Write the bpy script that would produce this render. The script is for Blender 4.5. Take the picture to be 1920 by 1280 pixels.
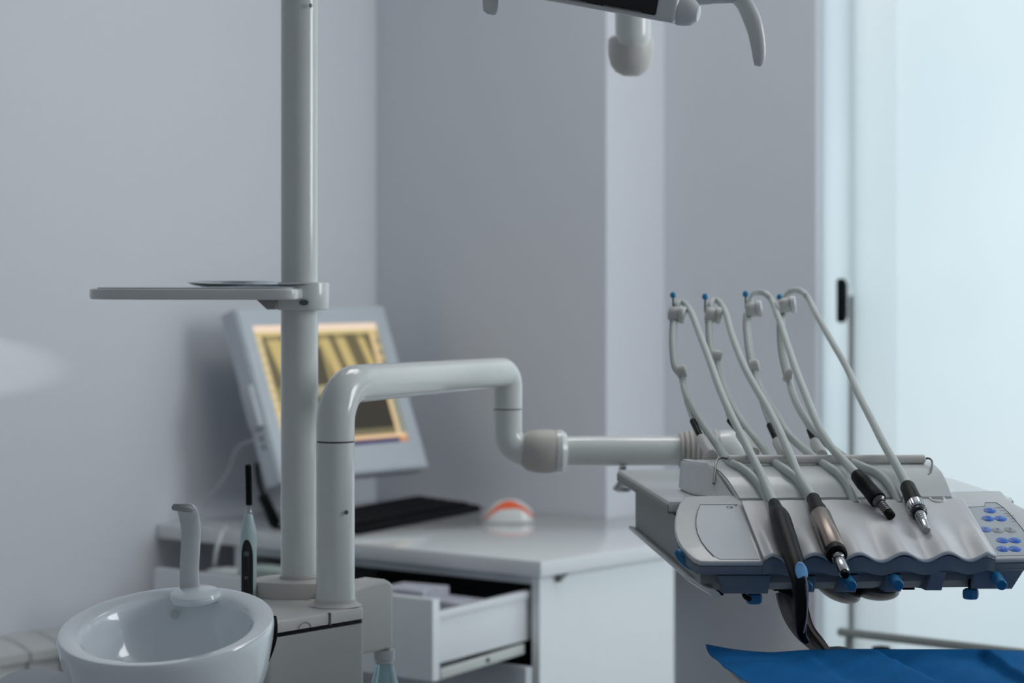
import bpy, bmesh, math, random
from mathutils import Vector, Matrix
random.seed(7)
for o in list(bpy.data.objects): bpy.data.objects.remove(o)
S = bpy.context.scene
C = S.collection
V = Vector
PI = math.pi
# ------------------------------------------------------------------ camera
F, HY, CZ = 4533.0, 500.0, 1.28
cd = bpy.data.cameras.new('camera'); cam = bpy.data.objects.new('camera', cd); C.objects.link(cam)
cam.location = (0, 0, CZ); cam.rotation_euler = (PI/2, 0, 0)
cd.sensor_width = 36; cd.lens = F/1920*36
cd.shift_y = -(640-HY)/1920
cd.clip_start = .05
cd.dof.use_dof = True; cd.dof.focus_distance = 2.85; cd.dof.aperture_fstop = 4.8
S.camera = cam
S.view_settings.view_transform = 'Standard'; S.view_settings.look = 'None'
S.view_settings.gamma = 1; S.view_settings.use_curve_mapping = False
S.view_settings.exposure = 0.0
# ------------------------------------------------------------------ world and lights
w = bpy.data.worlds.new('world'); S.world = w; w.use_nodes = True
bg = w.node_tree.nodes['Background']; bg.inputs[0].default_value = (.64, .71, .79, 1); bg.inputs[1].default_value = .27
def area(name, loc, target, sx, sy, power, col):
    l = bpy.data.lights.new(name, 'AREA'); l.shape = 'RECTANGLE'; l.size = sx; l.size_y = sy
    l.energy = power; l.color = col
    o = bpy.data.objects.new(name, l); C.objects.link(o); o.location = loc
    o.rotation_euler = (V(target)-V(loc)).to_track_quat('-Z', 'Y').to_euler()
    return o
u = V((math.sin(math.radians(39)), math.cos(math.radians(39)), 0))     # along the left wall, away from the camera
v = V((-u.y, u.x, 0))                                                  # along the back wall, to the left
Z = V((0, 0, 1))
area('daylight_outside', (2.05, 5.25, 1.5), (1.45, 4.5, 1.45), 2.6, 2.6, 35, (.93, .97, 1))
area('daylight_side_window', (2.5, 3.1, 2.0), (-.5, 4.9, 1.6), 1.1, 1.3, 34, (.92, .96, 1))
area('ceiling_panel_light', (.2, 3.9, 2.55), (.2, 4.1, 0), .9, .6, 8, (1, .98, .95))
sun_patch = bpy.data.lights.new('low_sun_gleam', 'SPOT')
sun_patch.energy = 115; sun_patch.spot_size = math.radians(4.4); sun_patch.spot_blend = .45; sun_patch.shadow_soft_size = .004; sun_patch.color = (1, .93, .95)
sp_o = bpy.data.objects.new('low_sun_gleam', sun_patch); C.objects.link(sp_o)
wp = V((-1.11, 4.51, 1.10)); sp_o.location = wp-u*1.7+V((u.y, -u.x, 0))*.36+Z*.11
sp_o.rotation_euler = (wp-sp_o.location).to_track_quat('-Z', 'Y').to_euler()
# ------------------------------------------------------------------ helpers
def W(px, py, D): return V(((px-960)/F*D, D, CZ-(py-HY)/F*D))
def ray(px, py): return V(((px-960)/F, 1, -(py-HY)/F))
def hit(px, py, P0, N):
    r = ray(px, py); c = V((0, 0, CZ)); return c + r*((P0-c).dot(N)/r.dot(N))
def onz(px, py, z): return hit(px, py, V((0, 0, z)), Z)
def lin(r, g, b):
    f = lambda c: c/12.92 if c <= .04045 else ((c+.055)/1.055)**2.4
    return (f(r/255), f(g/255), f(b/255), 1)
ROOT = {}
def link(name, me, parent=None):
    o = bpy.data.objects.new(name, me); C.objects.link(o)
    if parent is not None: o.parent = parent
    return o
def thing(name, label, cat, loc, group=None):
    o = bpy.data.objects.new(name, None); C.objects.link(o); o.location = loc; o.empty_display_size = .05
    o['label'] = label; o['category'] = cat
    if group: o['group'] = group
    ROOT[o.name] = V(loc); return o
def obj(name, bm, m, parent=None, angle=35, label=None, cat=None, group=None, kind=None):
    off = ROOT[parent.name] if parent is not None else None
    if off is None:
        xs = [q.co for q in bm.verts]
        off = V(((min(c.x for c in xs)+max(c.x for c in xs))/2, (min(c.y for c in xs)+max(c.y for c in xs))/2, min(c.z for c in xs)))
    bmesh.ops.translate(bm, verts=bm.verts, vec=-off)
    bmesh.ops.recalc_face_normals(bm, faces=bm.faces)
    for f in bm.faces: f.smooth = True
    me = bpy.data.meshes.new(name); bm.to_mesh(me); bm.free()
    me.set_sharp_from_angle(angle=math.radians(angle))
    for mm in (m if isinstance(m, (list, tuple)) else [m]): me.materials.append(mm)
    o = link(name, me, parent)
    if parent is None: o.location = off
    ROOT[o.name] = off
    if label: o['label'] = label
    if cat: o['category'] = cat
    if group: o['group'] = group
    if kind: o['kind'] = kind
    return o
def nb(): return bmesh.new()
def box(bm, c, ax, half, bev=0, seg=2, mi=0):
    """oriented box: c centre, ax three unit axes, half three half sizes"""
    c = V(c); vs = []
    for i in (-1, 1):
        for j in (-1, 1):
            for k in (-1, 1): vs.append(bm.verts.new(c+ax[0]*half[0]*i+ax[1]*half[1]*j+ax[2]*half[2]*k))
    fs = [bm.faces.new([vs[q] for q in f]) for f in ((0,1,3,2),(4,6,7,5),(0,4,5,1),(2,3,7,6),(0,2,6,4),(1,5,7,3))]
    for f in fs: f.material_index = mi
    bmesh.ops.recalc_face_normals(bm, faces=fs)
    if bev: bmesh.ops.bevel(bm, geom=list({e for f in fs for e in f.edges}), offset=bev, segments=seg, profile=.5, affect='EDGES')
    return bm
XYZ = (V((1,0,0)), V((0,1,0)), Z)
UVZ = (u, v, Z)
def cr(pts, n=8):
    """Catmull-Rom through points (any tuple length)"""
    P = [V(p) for p in pts]
    P = [P[0]*2-P[1]] + P + [P[-1]*2-P[-2]]
    out = []
    for i in range(1, len(P)-2):
        a, b, c, d = P[i-1:i+3]
        for k in range(n):
            t = k/n
            out.append(.5*((2*b)+(c-a)*t+(2*a-5*b+4*c-d)*t*t+(3*b-a-3*c+d)*t**3))
    out.append(P[-2]); return out
def tube(bm, pts, r, seg=14, cap=True, flat=1.0, side=None):
    """sweep; r number or list; flat squashes one axis (side gives the wide direction)"""
    n = len(pts); rs = r if isinstance(r, (list, tuple)) else [r]*n
    pts = [V(p) for p in pts]; rings = []; nrm = None
    for i, p in enumerate(pts):
        t = (pts[min(i+1, n-1)]-pts[max(i-1, 0)]).normalized()
        if nrm is None:
            a = side if side else (Z if abs(t.z) < .9 else V((1,0,0)))
            nrm = (a-t*a.dot(t)).normalized()
        else:
            nrm = (nrm-t*nrm.dot(t)).normalized()
        b = t.cross(nrm)
        rings.append([bm.verts.new(p+(nrm*math.cos(2*PI*k/seg)+b*math.sin(2*PI*k/seg)*flat)*rs[i]) for k in range(seg)])
    for i in range(n-1):
        for k in range(seg):
            bm.faces.new((rings[i][k], rings[i][(k+1) % seg], rings[i+1][(k+1) % seg], rings[i+1][k]))
    if cap: bm.faces.new(rings[0][::-1]); bm.faces.new(rings[-1])
    return bm
def lathe(bm, base, axis, prof, seg=32, sx=1, sy=1, xdir=None, mi=0):
    """prof: (radius, height along axis) list"""
    axis = V(axis).normalized(); a = xdir if xdir else (V((1,0,0)) if abs(axis.x) < .9 else Z)
    a = (a-axis*a.dot(axis)).normalized(); b = axis.cross(a); base = V(base); rings = []
    for r, h in prof:
        if r < 1e-6: rings.append([bm.verts.new(base+axis*h)]); continue
        rings.append([bm.verts.new(base+axis*h+(a*math.cos(2*PI*k/seg)*sx+b*math.sin(2*PI*k/seg)*sy)*r) for k in range(seg)])
    for i in range(len(rings)-1):
        A, B = rings[i], rings[i+1]
        for k in range(seg):
            k2 = (k+1) % seg
            if len(A) == 1 and len(B) == 1: continue
            if len(A) == 1: f = bm.faces.new((A[0], B[k2], B[k]))
            elif len(B) == 1: f = bm.faces.new((A[k], A[k2], B[0]))
            else: f = bm.faces.new((A[k], A[k2], B[k2], B[k]))
            f.material_index = mi
    if len(rings[0]) > 1: bm.faces.new(rings[0][::-1]).material_index = mi
    if len(rings[-1]) > 1: bm.faces.new(rings[-1]).material_index = mi
    return bm
def sphere(bm, c, r, sx=(1, 1, 1), seg=20):
    m = Matrix.Translation(c) @ Matrix.Diagonal((r*sx[0], r*sx[1], r*sx[2], 1))
    bmesh.ops.create_uvsphere(bm, u_segments=seg, v_segments=seg//2, radius=1, matrix=m); return bm
def prism(bm, pts, vec, bev=0, seg=2):
    a = [bm.verts.new(p) for p in pts]; b = [bm.verts.new(V(p)+vec) for p in pts]; n = len(pts)
    f1 = bm.faces.new(a); f2 = bm.faces.new(b[::-1])
    fs = [f1, f2]+[bm.faces.new((a[i], b[i], b[(i+1) % n], a[(i+1) % n])) for i in range(n)]
    bmesh.ops.recalc_face_normals(bm, faces=fs)
    if bev: bmesh.ops.bevel(bm, geom=list(set(f1.edges) | set(f2.edges)), offset=bev, segments=seg, profile=.5, affect='EDGES')
    return bm
def loft(bm, rings, closed=True, cap=True):
    R = [[bm.verts.new(p) for p in r] for r in rings]; n = len(R[0])
    for i in range(len(R)-1):
        for k in range(n if closed else n-1):
            k2 = (k+1) % n
            bm.faces.new((R[i][k], R[i][k2], R[i+1][k2], R[i+1][k]))
    if cap and closed: bm.faces.new(R[0][::-1]); bm.faces.new(R[-1])
    return bm
# ------------------------------------------------------------------ materials (all procedural)
def mat(name, col, rough=.4, metal=0, var=.04, bump=0, scale=30, coat=0, trans=0, alpha=1, ior=1.45, spec=.5):
    m = bpy.data.materials.new(name); m.use_nodes = True; nt = m.node_tree; b = nt.nodes['Principled BSDF']
    col = tuple(col)+((1,) if len(col) == 3 else ())
    tc = nt.nodes.new('ShaderNodeTexCoord'); nz = nt.nodes.new('ShaderNodeTexNoise'); nz.inputs['Scale'].default_value = scale
    nz.inputs['Detail'].default_value = 4
    nt.links.new(tc.outputs['Object'], nz.inputs['Vector'])
    mx = nt.nodes.new('ShaderNodeMix'); mx.data_type = 'RGBA'
    mx.inputs[6].default_value = tuple(c*(1-var) for c in col[:3])+(1,)
    mx.inputs[7].default_value = tuple(min(1, c*(1+var)) for c in col[:3])+(1,)
    nt.links.new(nz.outputs[0], mx.inputs[0]); nt.links.new(mx.outputs[2], b.inputs['Base Color'])
    b.inputs['Roughness'].default_value = rough; b.inputs['Metallic'].default_value = metal
    b.inputs['IOR'].default_value = ior; b.inputs['Specular IOR Level'].default_value = spec
    if coat: b.inputs['Coat Weight'].default_value = coat; b.inputs['Coat Roughness'].default_value = .08
    if trans: b.inputs['Transmission Weight'].default_value = trans
    if alpha < 1: b.inputs['Alpha'].default_value = alpha
    if bump:
        bp = nt.nodes.new('ShaderNodeBump'); bp.inputs['Strength'].default_value = bump; bp.inputs['Distance'].default_value = .002
        nt.links.new(nz.outputs[0], bp.inputs['Height']); nt.links.new(bp.outputs[0], b.inputs['Normal'])
    return m
M = {}
M['wall'] = mat('painted_plaster', (.66, .68, .72), .75, bump=.15, scale=60, var=.015)
M['wall_grey'] = mat('grey_painted_plaster', (.60, .62, .64), .7, bump=.15, scale=60, var=.015)
M['ceiling'] = mat('ceiling_paint', (.75, .76, .78), .9)
M['floor'] = mat('pale_floor_tile', (.45, .45, .46), .35, scale=4)
M['plastic'] = mat('white_enamel', (.66, .67, .66), .22, coat=.4)
M['pole'] = mat('pole_enamel', (.66, .68, .66), .16, coat=.5)
M['beige'] = mat('warm_grey_plastic', (.55, .53, .50), .4)
M['beige2'] = mat('ridged_joint_plastic', (.50, .48, .44), .5)
M['unit'] = mat('unit_shell_plastic', (.60, .615, .615), .3, coat=.15)
M['matpad'] = mat('instrument_rest_silicone', (.66, .665, .67), .35)
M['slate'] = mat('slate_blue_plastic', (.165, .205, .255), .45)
M['inset'] = mat('membrane_panel', (.50, .54, .57), .35)
M['hose'] = mat('grey_silicone_hose', (.50, .54, .52), .45, bump=.1)
M['hosedark'] = mat('whip_arm_plastic', (.30, .32, .32), .4)
M['black'] = mat('black_rubber', (.004, .0055, .006), .42, spec=.12)
M['blackgloss'] = mat('black_gloss', (.006, .007, .008), .15)
M['steel'] = mat('brushed_steel', (.30, .25, .22), .34, 1, scale=90)
M['chrome'] = mat('chrome', (.46, .47, .48), .2, 1)
M['darkmetal'] = mat('dark_metal', (.16, .16, .155), .3, .9)
M['blue'] = mat('blue_plastic', (.012, .17, .36), .4)
M['ball'] = mat('blue_ball_plastic', (.02, .22, .42), .4)
M['button'] = mat('blue_button_print', (.035, .16, .62), .35, scale=300, var=.4)
M['button2'] = mat('pale_blue_button_print', (.14, .25, .60), .4)
M['button3'] = mat('grey_button_print', (.38, .39, .41), .4)
M['paper'] = mat('blue_tissue_paper', (.005, .125, .345), .85, bump=.3, scale=140, var=.10, spec=.08)
M['film'] = mat('blue_film', (.24, .52, .86), .35)
M['counter'] = mat('glossy_white_laminate', (.72, .74, .74), .12, coat=.3, var=.02)
M['cab'] = mat('white_laminate_board', (.74, .77, .78), .18, coat=.3, var=.02)
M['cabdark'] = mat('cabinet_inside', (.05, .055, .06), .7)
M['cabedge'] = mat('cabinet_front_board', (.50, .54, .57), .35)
M['ceramic'] = mat('glazed_ceramic', (.78, .83, .86), .10, coat=.6, var=.01)
M['spout'] = mat('spout_plastic', (.58, .60, .61), .35)
M['cream'] = mat('cream_plastic', (.58, .57, .54), .4)
M['mint'] = mat('pale_mint_plastic', (.52, .66, .66), .3)
M['orange'] = mat('orange_plastic', (.80, .10, .015), .4)
M['monitor'] = mat('monitor_shell', (.55, .60, .64), .35)
M['monside'] = mat('monitor_side_plastic', (.48, .52, .54), .4)
M['radiator'] = mat('radiator_enamel', (.52, .53, .53), .35)
M['frame'] = mat('window_frame_paint', (.80, .83, .85), .4)
M['gap'] = mat('door_seal_rubber', (.10, .13, .13), .6)
M['bottle'] = mat('clear_blue_bottle', (.62, .84, .88), .08, trans=.6, ior=1.25)
M['glass'] = mat('clear_glass', (.85, .9, .92), .03, trans=1, ior=1.4, var=0)
M['card'] = mat('printed_card', (.45, .46, .52), .6, scale=40, var=.5)
M['green'] = mat('grey_green_box', (.35, .42, .40), .6, scale=40, var=.3)
M['line'] = mat('dark_groove_line', (.10, .11, .12), .6)
M['railmetal'] = mat('satin_rail_metal', (.25, .27, .26), .4, .3)
def frosted():
    m = bpy.data.materials.new('frosted_glass'); m.use_nodes = True; nt = m.node_tree; nt.nodes.clear()
    o = nt.nodes.new('ShaderNodeOutputMaterial'); t = nt.nodes.new('ShaderNodeBsdfTranslucent'); g = nt.nodes.new('ShaderNodeBsdfGlossy')
    mx = nt.nodes.new('ShaderNodeMixShader'); mx.inputs[0].default_value = .05; g.inputs['Roughness'].default_value = .2
    n = nt.nodes.new('ShaderNodeTexNoise'); n.inputs['Scale'].default_value = 1.6
    cr_ = nt.nodes.new('ShaderNodeValToRGB'); cr_.color_ramp.elements[0].position = .3; cr_.color_ramp.elements[1].position = .7
    cr_.color_ramp.elements[0].color = (.80, .87, .885, 1); cr_.color_ramp.elements[1].color = (.86, .90, .91, 1)
    tc = nt.nodes.new('ShaderNodeTexCoord')
    nt.links.new(tc.outputs['Object'], n.inputs['Vector']); nt.links.new(n.outputs[0], cr_.inputs[0]); nt.links.new(cr_.outputs[0], t.inputs[0])
    nt.links.new(t.outputs[0], mx.inputs[1]); nt.links.new(g.outputs[0], mx.inputs[2]); nt.links.new(mx.outputs[0], o.inputs[0])
    return m
M['frosted'] = frosted()
# ------------------------------------------------------------------ room
CC = onz(1014, 1053, .75)                     # front right corner of the worktop
PC = onz(1137, 972, .75)                      # corner of the pier
def on_line(P, d, px):                        # where the vertical plane P + t d meets image column px
    k = (px-960)/F; t = (k*P.y-P.x)/(d.x-k*d.y); return P+d*t
LC = on_line(PC, v, 705); FC = on_line(PC, u, 1245); WE = on_line(FC, -v, 1530)
def flat(P): return V((P.x, P.y, 0))
LC, FC, WE, PCf, CCf = map(flat, (LC, FC, WE, PC, CC))
H = 2.75
def wall(name, A, B, th, m, z0=0, z1=H):       # th: thickness vector away from the room
    obj(name, prism(nb(), [A+Z*z0, B+Z*z0, B+Z*z1, A+Z*z1], th), m, kind='structure')
wall('wall_left', LC-u*4.2, LC, v*.12, M['wall'])
wall('wall_back', LC+v*.12, PCf, u*.12, M['wall'])
wall('wall_pier', PCf+u*.1202, FC+u*.12, v*.10, M['wall'])
wall('wall_far', FC, WE, u*.12, M['wall'])
WR = WE-v*2.6
wall('wall_above_window', WE, WR, u*.12, M['wall_grey'], 2.45, H)
wall('wall_right', WR, WR-v*.9, u*.12, M['wall_grey'])
fl = [LC-u*4.2+v*.1, LC+v*.1+u*.3, WR+u*.3, WR-u*4.6]
obj('floor', prism(nb(), fl, V((0, 0, -.1))), M['floor'], kind='structure')
obj('ceiling', prism(nb(), [p+Z*H for p in (LC-u*2.2+v*.1, LC+v*.1+u*.3, WR+u*.3, WR-u*2.2)], V((0, 0, .1))), M['ceiling'], kind='structure')
# window / sliding glass door
J1 = on_line(WE, -v, 1590); J2 = on_line(WE, -v, 1600)
obj('window_3', box(nb(), (WE+J1)/2+Z*1.225+u*.03, UVZ, (.006, (J1-WE).length/2, 1.225), .002), M['frosted'], kind='structure')
obj('trim_1', box(nb(), (J1+J2)/2+Z*.62+u*.03, UVZ, (.03, (J2-J1).length/2-.001, .60), .001), M['gap'], kind='structure')
obj('trim_2', box(nb(), (J1+J2)/2+Z*1.84+u*.05, UVZ, (.02, (J2-J1).length/2-.001, .60), .001), M['frame'], kind='structure')
hp = on_line(WE, -v, 1592)
hz = CZ-(563-HY)/F*hp.y
t = thing('door_handle', 'black vertical pull handle on the edge of the frosted glass door', 'door handle', (hp-u*.03+Z*(hz-.045)))
obj('grip', box(nb(), hp-u*.030+Z*hz, UVZ, (.008, .0095, .045), .006, 3), M['black'], t)
obj('mounting_plate', box(nb(), hp-u*.0205+Z*hz, UVZ, (.002, .008, .035), .001), M['black'], t)
GE = J2-v*2.45
bm = nb()
prism(bm, [J2+Z*.02, GE+Z*.02, GE+Z*2.45, J2+Z*2.45], u*.008)
obj('window_1', bm, M['frosted'], kind='structure')
S1 = on_line(WE, -v, 1690)
obj('window_2', prism(nb(), [J2-u*.02+Z*.02, S1-u*.02+Z*.02, S1-u*.02+Z*2.45, J2-u*.02+Z*2.45], u*.004), mat('clear_door_glass', (.9, .95, .96), .05, alpha=.12), kind='structure')
# ------------------------------------------------------------------ worktop and drawer cabinet
wl = LC-u*(LC-flat(CC)).dot(u)                # where the worktop front meets the left wall
wl = CCf + v*((LC-CCf).dot(v)-.003)
bk = (PCf-CCf).dot(u)-.003; fk = (FC-CCf).dot(u)-.003; pv = (PCf-CCf).dot(v)-.003
pts = [CCf, wl, wl+u*bk, CCf+v*pv+u*bk, CCf+v*pv+u*fk, CCf+u*fk]
obj('worktop', prism(nb(), [p+Z*.722 for p in pts], Z*.028, .0012), M['counter'],
    label='glossy white worktop in the corner carrying keyboard and mouse', cat='worktop')
t = thing('drawer_cabinet', 'white laminate drawer cabinet under the worktop with its top drawer pulled open', 'cabinet', CCf+u*.3+v*.38)
iu, iv = .012, .012
cw = .78                                       # cabinet width
A0 = CCf+u*iu+v*iv
obj('side_panel', prism(nb(), [A0, A0+v*.018, A0+v*.018+u*.42, A0+u*.42], Z*.7205, .001), M['cab'], t)
A1 = A0+v*(cw-.018)
obj('side_panel', prism(nb(), [A1, A1+v*.018, A1+v*.018+u*.42, A1+u*.42], Z*.7205, .001), M['cab'], t)
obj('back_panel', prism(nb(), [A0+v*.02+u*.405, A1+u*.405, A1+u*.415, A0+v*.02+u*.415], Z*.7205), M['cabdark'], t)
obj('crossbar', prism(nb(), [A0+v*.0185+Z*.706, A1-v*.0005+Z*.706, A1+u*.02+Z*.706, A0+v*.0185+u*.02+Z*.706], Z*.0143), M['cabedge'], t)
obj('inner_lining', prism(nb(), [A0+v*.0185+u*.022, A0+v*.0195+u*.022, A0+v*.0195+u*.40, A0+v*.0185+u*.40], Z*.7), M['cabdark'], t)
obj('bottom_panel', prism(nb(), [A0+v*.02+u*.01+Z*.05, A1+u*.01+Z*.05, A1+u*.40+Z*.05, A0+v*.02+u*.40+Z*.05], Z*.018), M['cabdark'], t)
# top drawer, pulled out e
e = .262
D0 = CCf+v*.030-u*e
dr = obj('drawer', prism(nb(), [D0+Z*.566, D0+v*.70+Z*.566, D0+v*.70+u*.018+Z*.566, D0+u*.018+Z*.566], Z*.1415, .0015), M['cab'], t, label='pulled out top drawer with papers and boxes')
sag = V((u.x, u.y, .045)).normalized()
S0 = D0+v*.010+u*.0185
obj('drawer_side', prism(nb(), [S0+Z*.592, S0+Z*.675, S0+sag*.38+Z*.675, S0+sag*.38+Z*.592], v*.014, .002), M['cab'], dr)
obj('drawer_rail', prism(nb(), [S0-v*.004+Z*.668, S0-v*.004+Z*.682, S0-v*.004+sag*.38+Z*.682, S0-v*.004+sag*.38+Z*.668], v*.02, .003), M['cab'], dr)
S1_ = D0+v*.676+u*.0185
obj('drawer_side', prism(nb(), [S1_+Z*.592, S1_+Z*.675, S1_+sag*.38+Z*.675, S1_+sag*.38+Z*.592], v*.014, .002), M['cab'], dr)
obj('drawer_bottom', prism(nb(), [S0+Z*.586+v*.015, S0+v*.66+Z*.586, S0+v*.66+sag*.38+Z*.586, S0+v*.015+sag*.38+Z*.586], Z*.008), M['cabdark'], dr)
sl = obj('slide_rail', prism(nb(), [S0-v*.010+u*.004+Z*.567, S0-v*.010+u*.004+Z*.585, S0-v*.010+sag*.235+Z*.590, S0-v*.010+sag*.235+Z*.572], v*.008, .002), mat('slide_rail_enamel', (.55, .56, .54), .3, .2), dr)
obj('rail_screw', lathe(nb(), S0-v*.0105+sag*.13+Z*.579, -v, [(0.004, 0), (.004, .0015), (.002, .0022), (0, .0022)], 12), M['black'], dr)
# second drawer, ajar
D1 = CCf+v*.020-u*.018
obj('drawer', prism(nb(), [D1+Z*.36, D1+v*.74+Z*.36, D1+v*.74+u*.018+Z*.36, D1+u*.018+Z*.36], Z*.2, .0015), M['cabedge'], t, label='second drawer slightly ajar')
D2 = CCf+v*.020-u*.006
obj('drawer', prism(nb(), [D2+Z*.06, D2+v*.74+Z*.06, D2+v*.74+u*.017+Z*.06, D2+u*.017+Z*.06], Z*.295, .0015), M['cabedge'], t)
hk = on_line(CCf+v*.0, u, 1050)+Z*.7215
obj('edge_bracket', prism(nb(), [hk, hk+u*.028, hk-Z*.014+u*.002], v*.0115, .0008), M['darkmetal'], t)
# contents of the drawer
def inbox(name, px, D, z0, su, sv, sz, m, lab, cat, rot=0):
    c = V(((px-960)/F*D, D, z0+sz))
    r = Matrix.Rotation(rot, 3, 'Z')
    return obj(name, box(nb(), c, (r @ u, r @ v, Z), (su, sv, sz), .002), m, label=lab, cat=cat)
inbox('tissue_box', 512, 4.66, .596, .035, .06, .052, M['green'], 'pale green box at the left end of the open drawer', 'box', .1)
inbox('paper_packet', 775, 4.42, .596, .045, .05, .050, M['card'], 'white printed packet standing in the open drawer behind its front panel', 'packet', .15)
inbox('cardboard_box', 850, 4.40, .596, .04, .065, .040, M['card'], 'pale printed box lying in the open drawer beside its right rail', 'box', -.05)
inbox('small_carton', 440, 4.74, .596, .03, .05, .045, mat('white_card', (.6, .62, .62), .6), 'small white carton in the open drawer left of the pole', 'box')
# ------------------------------------------------------------------ monitor
m0 = W(528, 902, 4.88)
hx = u; k_ = math.radians(21)
up = (v*math.sin(k_)+Z*math.cos(k_)).normalized(); nf = hx.cross(up).normalized()
if nf.dot(V((0, -1, 0))) < 0: nf = -nf
mw, mh = .455, .372
t = thing('computer_monitor', 'white computer monitor tilted back behind the poles showing a yellow dental x-ray', 'monitor', flat(m0)+hx*.2+Z*.752)
ROOT[t.name] = V(t.location)
def mp(a, b, d=0): return m0+hx*a+up*b+nf*d
bm = nb()
outer = [mp(.0, 0), mp(mw, 0), mp(mw, mh), mp(0, mh)]
s0, s1, t0, t1 = .036, mw-.040, .062, mh-.038
inner = [mp(s0, t0), mp(s1, t0), mp(s1, t1), mp(s0, t1)]
fo = [bm.verts.new(p) for p in outer]; fi = [bm.verts.new(p) for p in inner]
bo = [bm.verts.new(p-nf*.045) for p in outer]; bi = [bm.verts.new(p-nf*.006) for p in inner]
for i in range(4):
    j = (i+1) % 4
    bm.faces.new((fo[i], fo[j], fi[j], fi[i])); bm.faces.new((fo[i], bo[i], bo[j], fo[j])); bm.faces.new((fi[i], fi[j], bi[j], bi[i]))
bm.faces.new(bo[::-1]); bm.faces.new(bi)
bmesh.ops.recalc_face_normals(bm, faces=bm.faces)
bmesh.ops.bevel(bm, geom=[e_ for e_ in bm.edges if e_.verts[0] in fo and e_.verts[1] in fo], offset=.004, segments=2, affect='EDGES')
obj('bezel', bm, M['monitor'], t)
obj('rear_housing', box(nb(), mp(mw/2, mh/2, -.058), (hx, up, nf), (mw/2-.04, mh/2-.05, .012), .008), M['monside'], t)
# screen picture: grid with a colour per face corner
NX, NY = 132, 96
bm = nb(); g = [[bm.verts.new(mp(s0+(s1-s0)*i/NX, t0+(t1-t0)*j/NY, -.003)) for i in range(NX+1)] for j in range(NY+1)]
lay = bm.loops.layers.float_color.new('picture')
def tri(x, c, w_): return max(0, 1-abs(x-c)/w_)
def pic(x, y):                                # x 0..1 to the right, y 0..1 downwards
    ol = V((.13, .11, .055)); ye = V((.56, .44, .18)); dk = V((.030, .025, .016)); hl = V((.80, .66, .38))
    if y < .055: return V((.88, .70, .56))
    if y < .085: return V((.66, .53, .24))
    if x < .055: return hl if math.sin(y*260) > -.2 else ye*.7
    if y > .955: return V((.03, .012, .10)) if x < .93 else V((.55, .25, .10))
    if y > .925: return V((.82, .57, .33))
    if x > .955: return V((.27, .28, .22)) if y > .5 else (V((.52, .42, .20)) if math.sin(y*70) > 0 else V((.27, .25, .18)))
    if x > .925: return V((.78, .57, .30))
    if y < .50:                               # light tooth roots on olive
        c = ol.copy(); s = x-.16*(y-.25)
        for cc, ww in ((.16, .07), (.56, .05), (.69, .05), (.86, .035)):
            c = c.lerp(ye, .95*min(1, tri(s, cc, ww)*2.4))
        if .36 < x < .49 and y > .19: c = V((.07, .06, .035))
        elif .30 < x < .52 and y > .12: c = c.lerp(ye, .45)
        if y < .12: c = c.lerp(ol, .6)
        return c
    if x < .36: return V((.32, .26, .11)).lerp(ol, .5+.5*math.sin(9*x+5*y))
    j_ = .57+.03*math.sin(x*40)+.03*math.sin(x*17)
    if y < j_: return V((.36, .33, .20))
    if y > .87: return V((.17, .15, .08))
    return dk
for j in range(NY):
    for i in range(NX):
        f = bm.faces.new((g[j][i], g[j][i+1], g[j+1][i+1], g[j+1][i]))
        c = pic((i+.5)/NX, 1-(j+.5)/NY)
        for l in f.loops: l[lay] = (c.x, c.y, c.z, 1)
sm = bpy.data.materials.new('lit_screen'); sm.use_nodes = True; nt = sm.node_tree; b = nt.nodes['Principled BSDF']
at = nt.nodes.new('ShaderNodeVertexColor'); at.layer_name = 'picture'
b.inputs['Base Color'].default_value = (.02, .02, .02, 1); b.inputs['Roughness'].default_value = .25
nt.links.new(at.outputs[0], b.inputs['Emission Color']); b.inputs['Emission Strength'].default_value = 1.0
obj('screen', bm, sm, t)
obj('status_lamp', lathe(nb(), mp(.245, mh-.016, 0), nf, [(.0045, 0), (.0045, .001), (.003, .0016), (0, .0016)], 14), M['monside'], t)
for q in (.12, .098, .080): obj('side_button', sphere(nb(), mp(-.001, q, -.022), .004), M['line'], t)
obj('port_cover', box(nb(), mp(-.006, .165, -.022), (hx, up, nf), (.008, .045, .016), .005), M['monside'], t)
obj('stand_neck', tube(nb(), cr([mp(mw/2, .10, -.07), mp(mw/2, .02, -.085), V((mp(mw/2, 0, -.09).x, mp(mw/2, 0, -.09).y, .775))], 6), .022), M['monside'], t)
sb = flat(mp(mw/2, 0, -.09))
obj('stand_base', lathe(nb(), sb+Z*.7505, Z, [(.085, 0), (.09, .004), (.086, .012), (.03, .022), (0, .024)], 32), M['monside'], t)
# cables by the monitor
obj('white_cable', tube(nb(), cr([W(478, 826, 4.93), W(455, 832, 4.95), W(440, 850, 4.97), W(430, 880, 4.98), W(410, 912, 4.99), W(392, 930, 5.0), W(380, 960, 5.0), onz(372, 985, .7545), onz(366, 990, .7545)], 6), .0035, 10), mat('white_cable_plastic', (.42, .44, .46), .5),
    label='thin white cable drooping from the left side of the monitor', cat='cable')
obj('black_cable', tube(nb(), cr([W(481, 868, 4.93), W(486, 905, 4.92), W(494, 930, 4.90), W(500, 955, 4.88), onz(512, 985, .755), onz(545, 990, .755)], 6), .0048, 10), M['black'],
    label='black cable hanging under the left corner of the monitor', cat='cable')
q0, q1 = W(492, 928, 4.86), onz(518, 982, .758)
obj('cable_adapter', tube(nb(), cr([q0, q0.lerp(q1, .3), q0.lerp(q1, .75), q1], 5), [.006]+[.011]*14+[.006]), M['black'],
    label='black plug adapter lying against the lower left corner of the monitor', cat='adapter')
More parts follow.
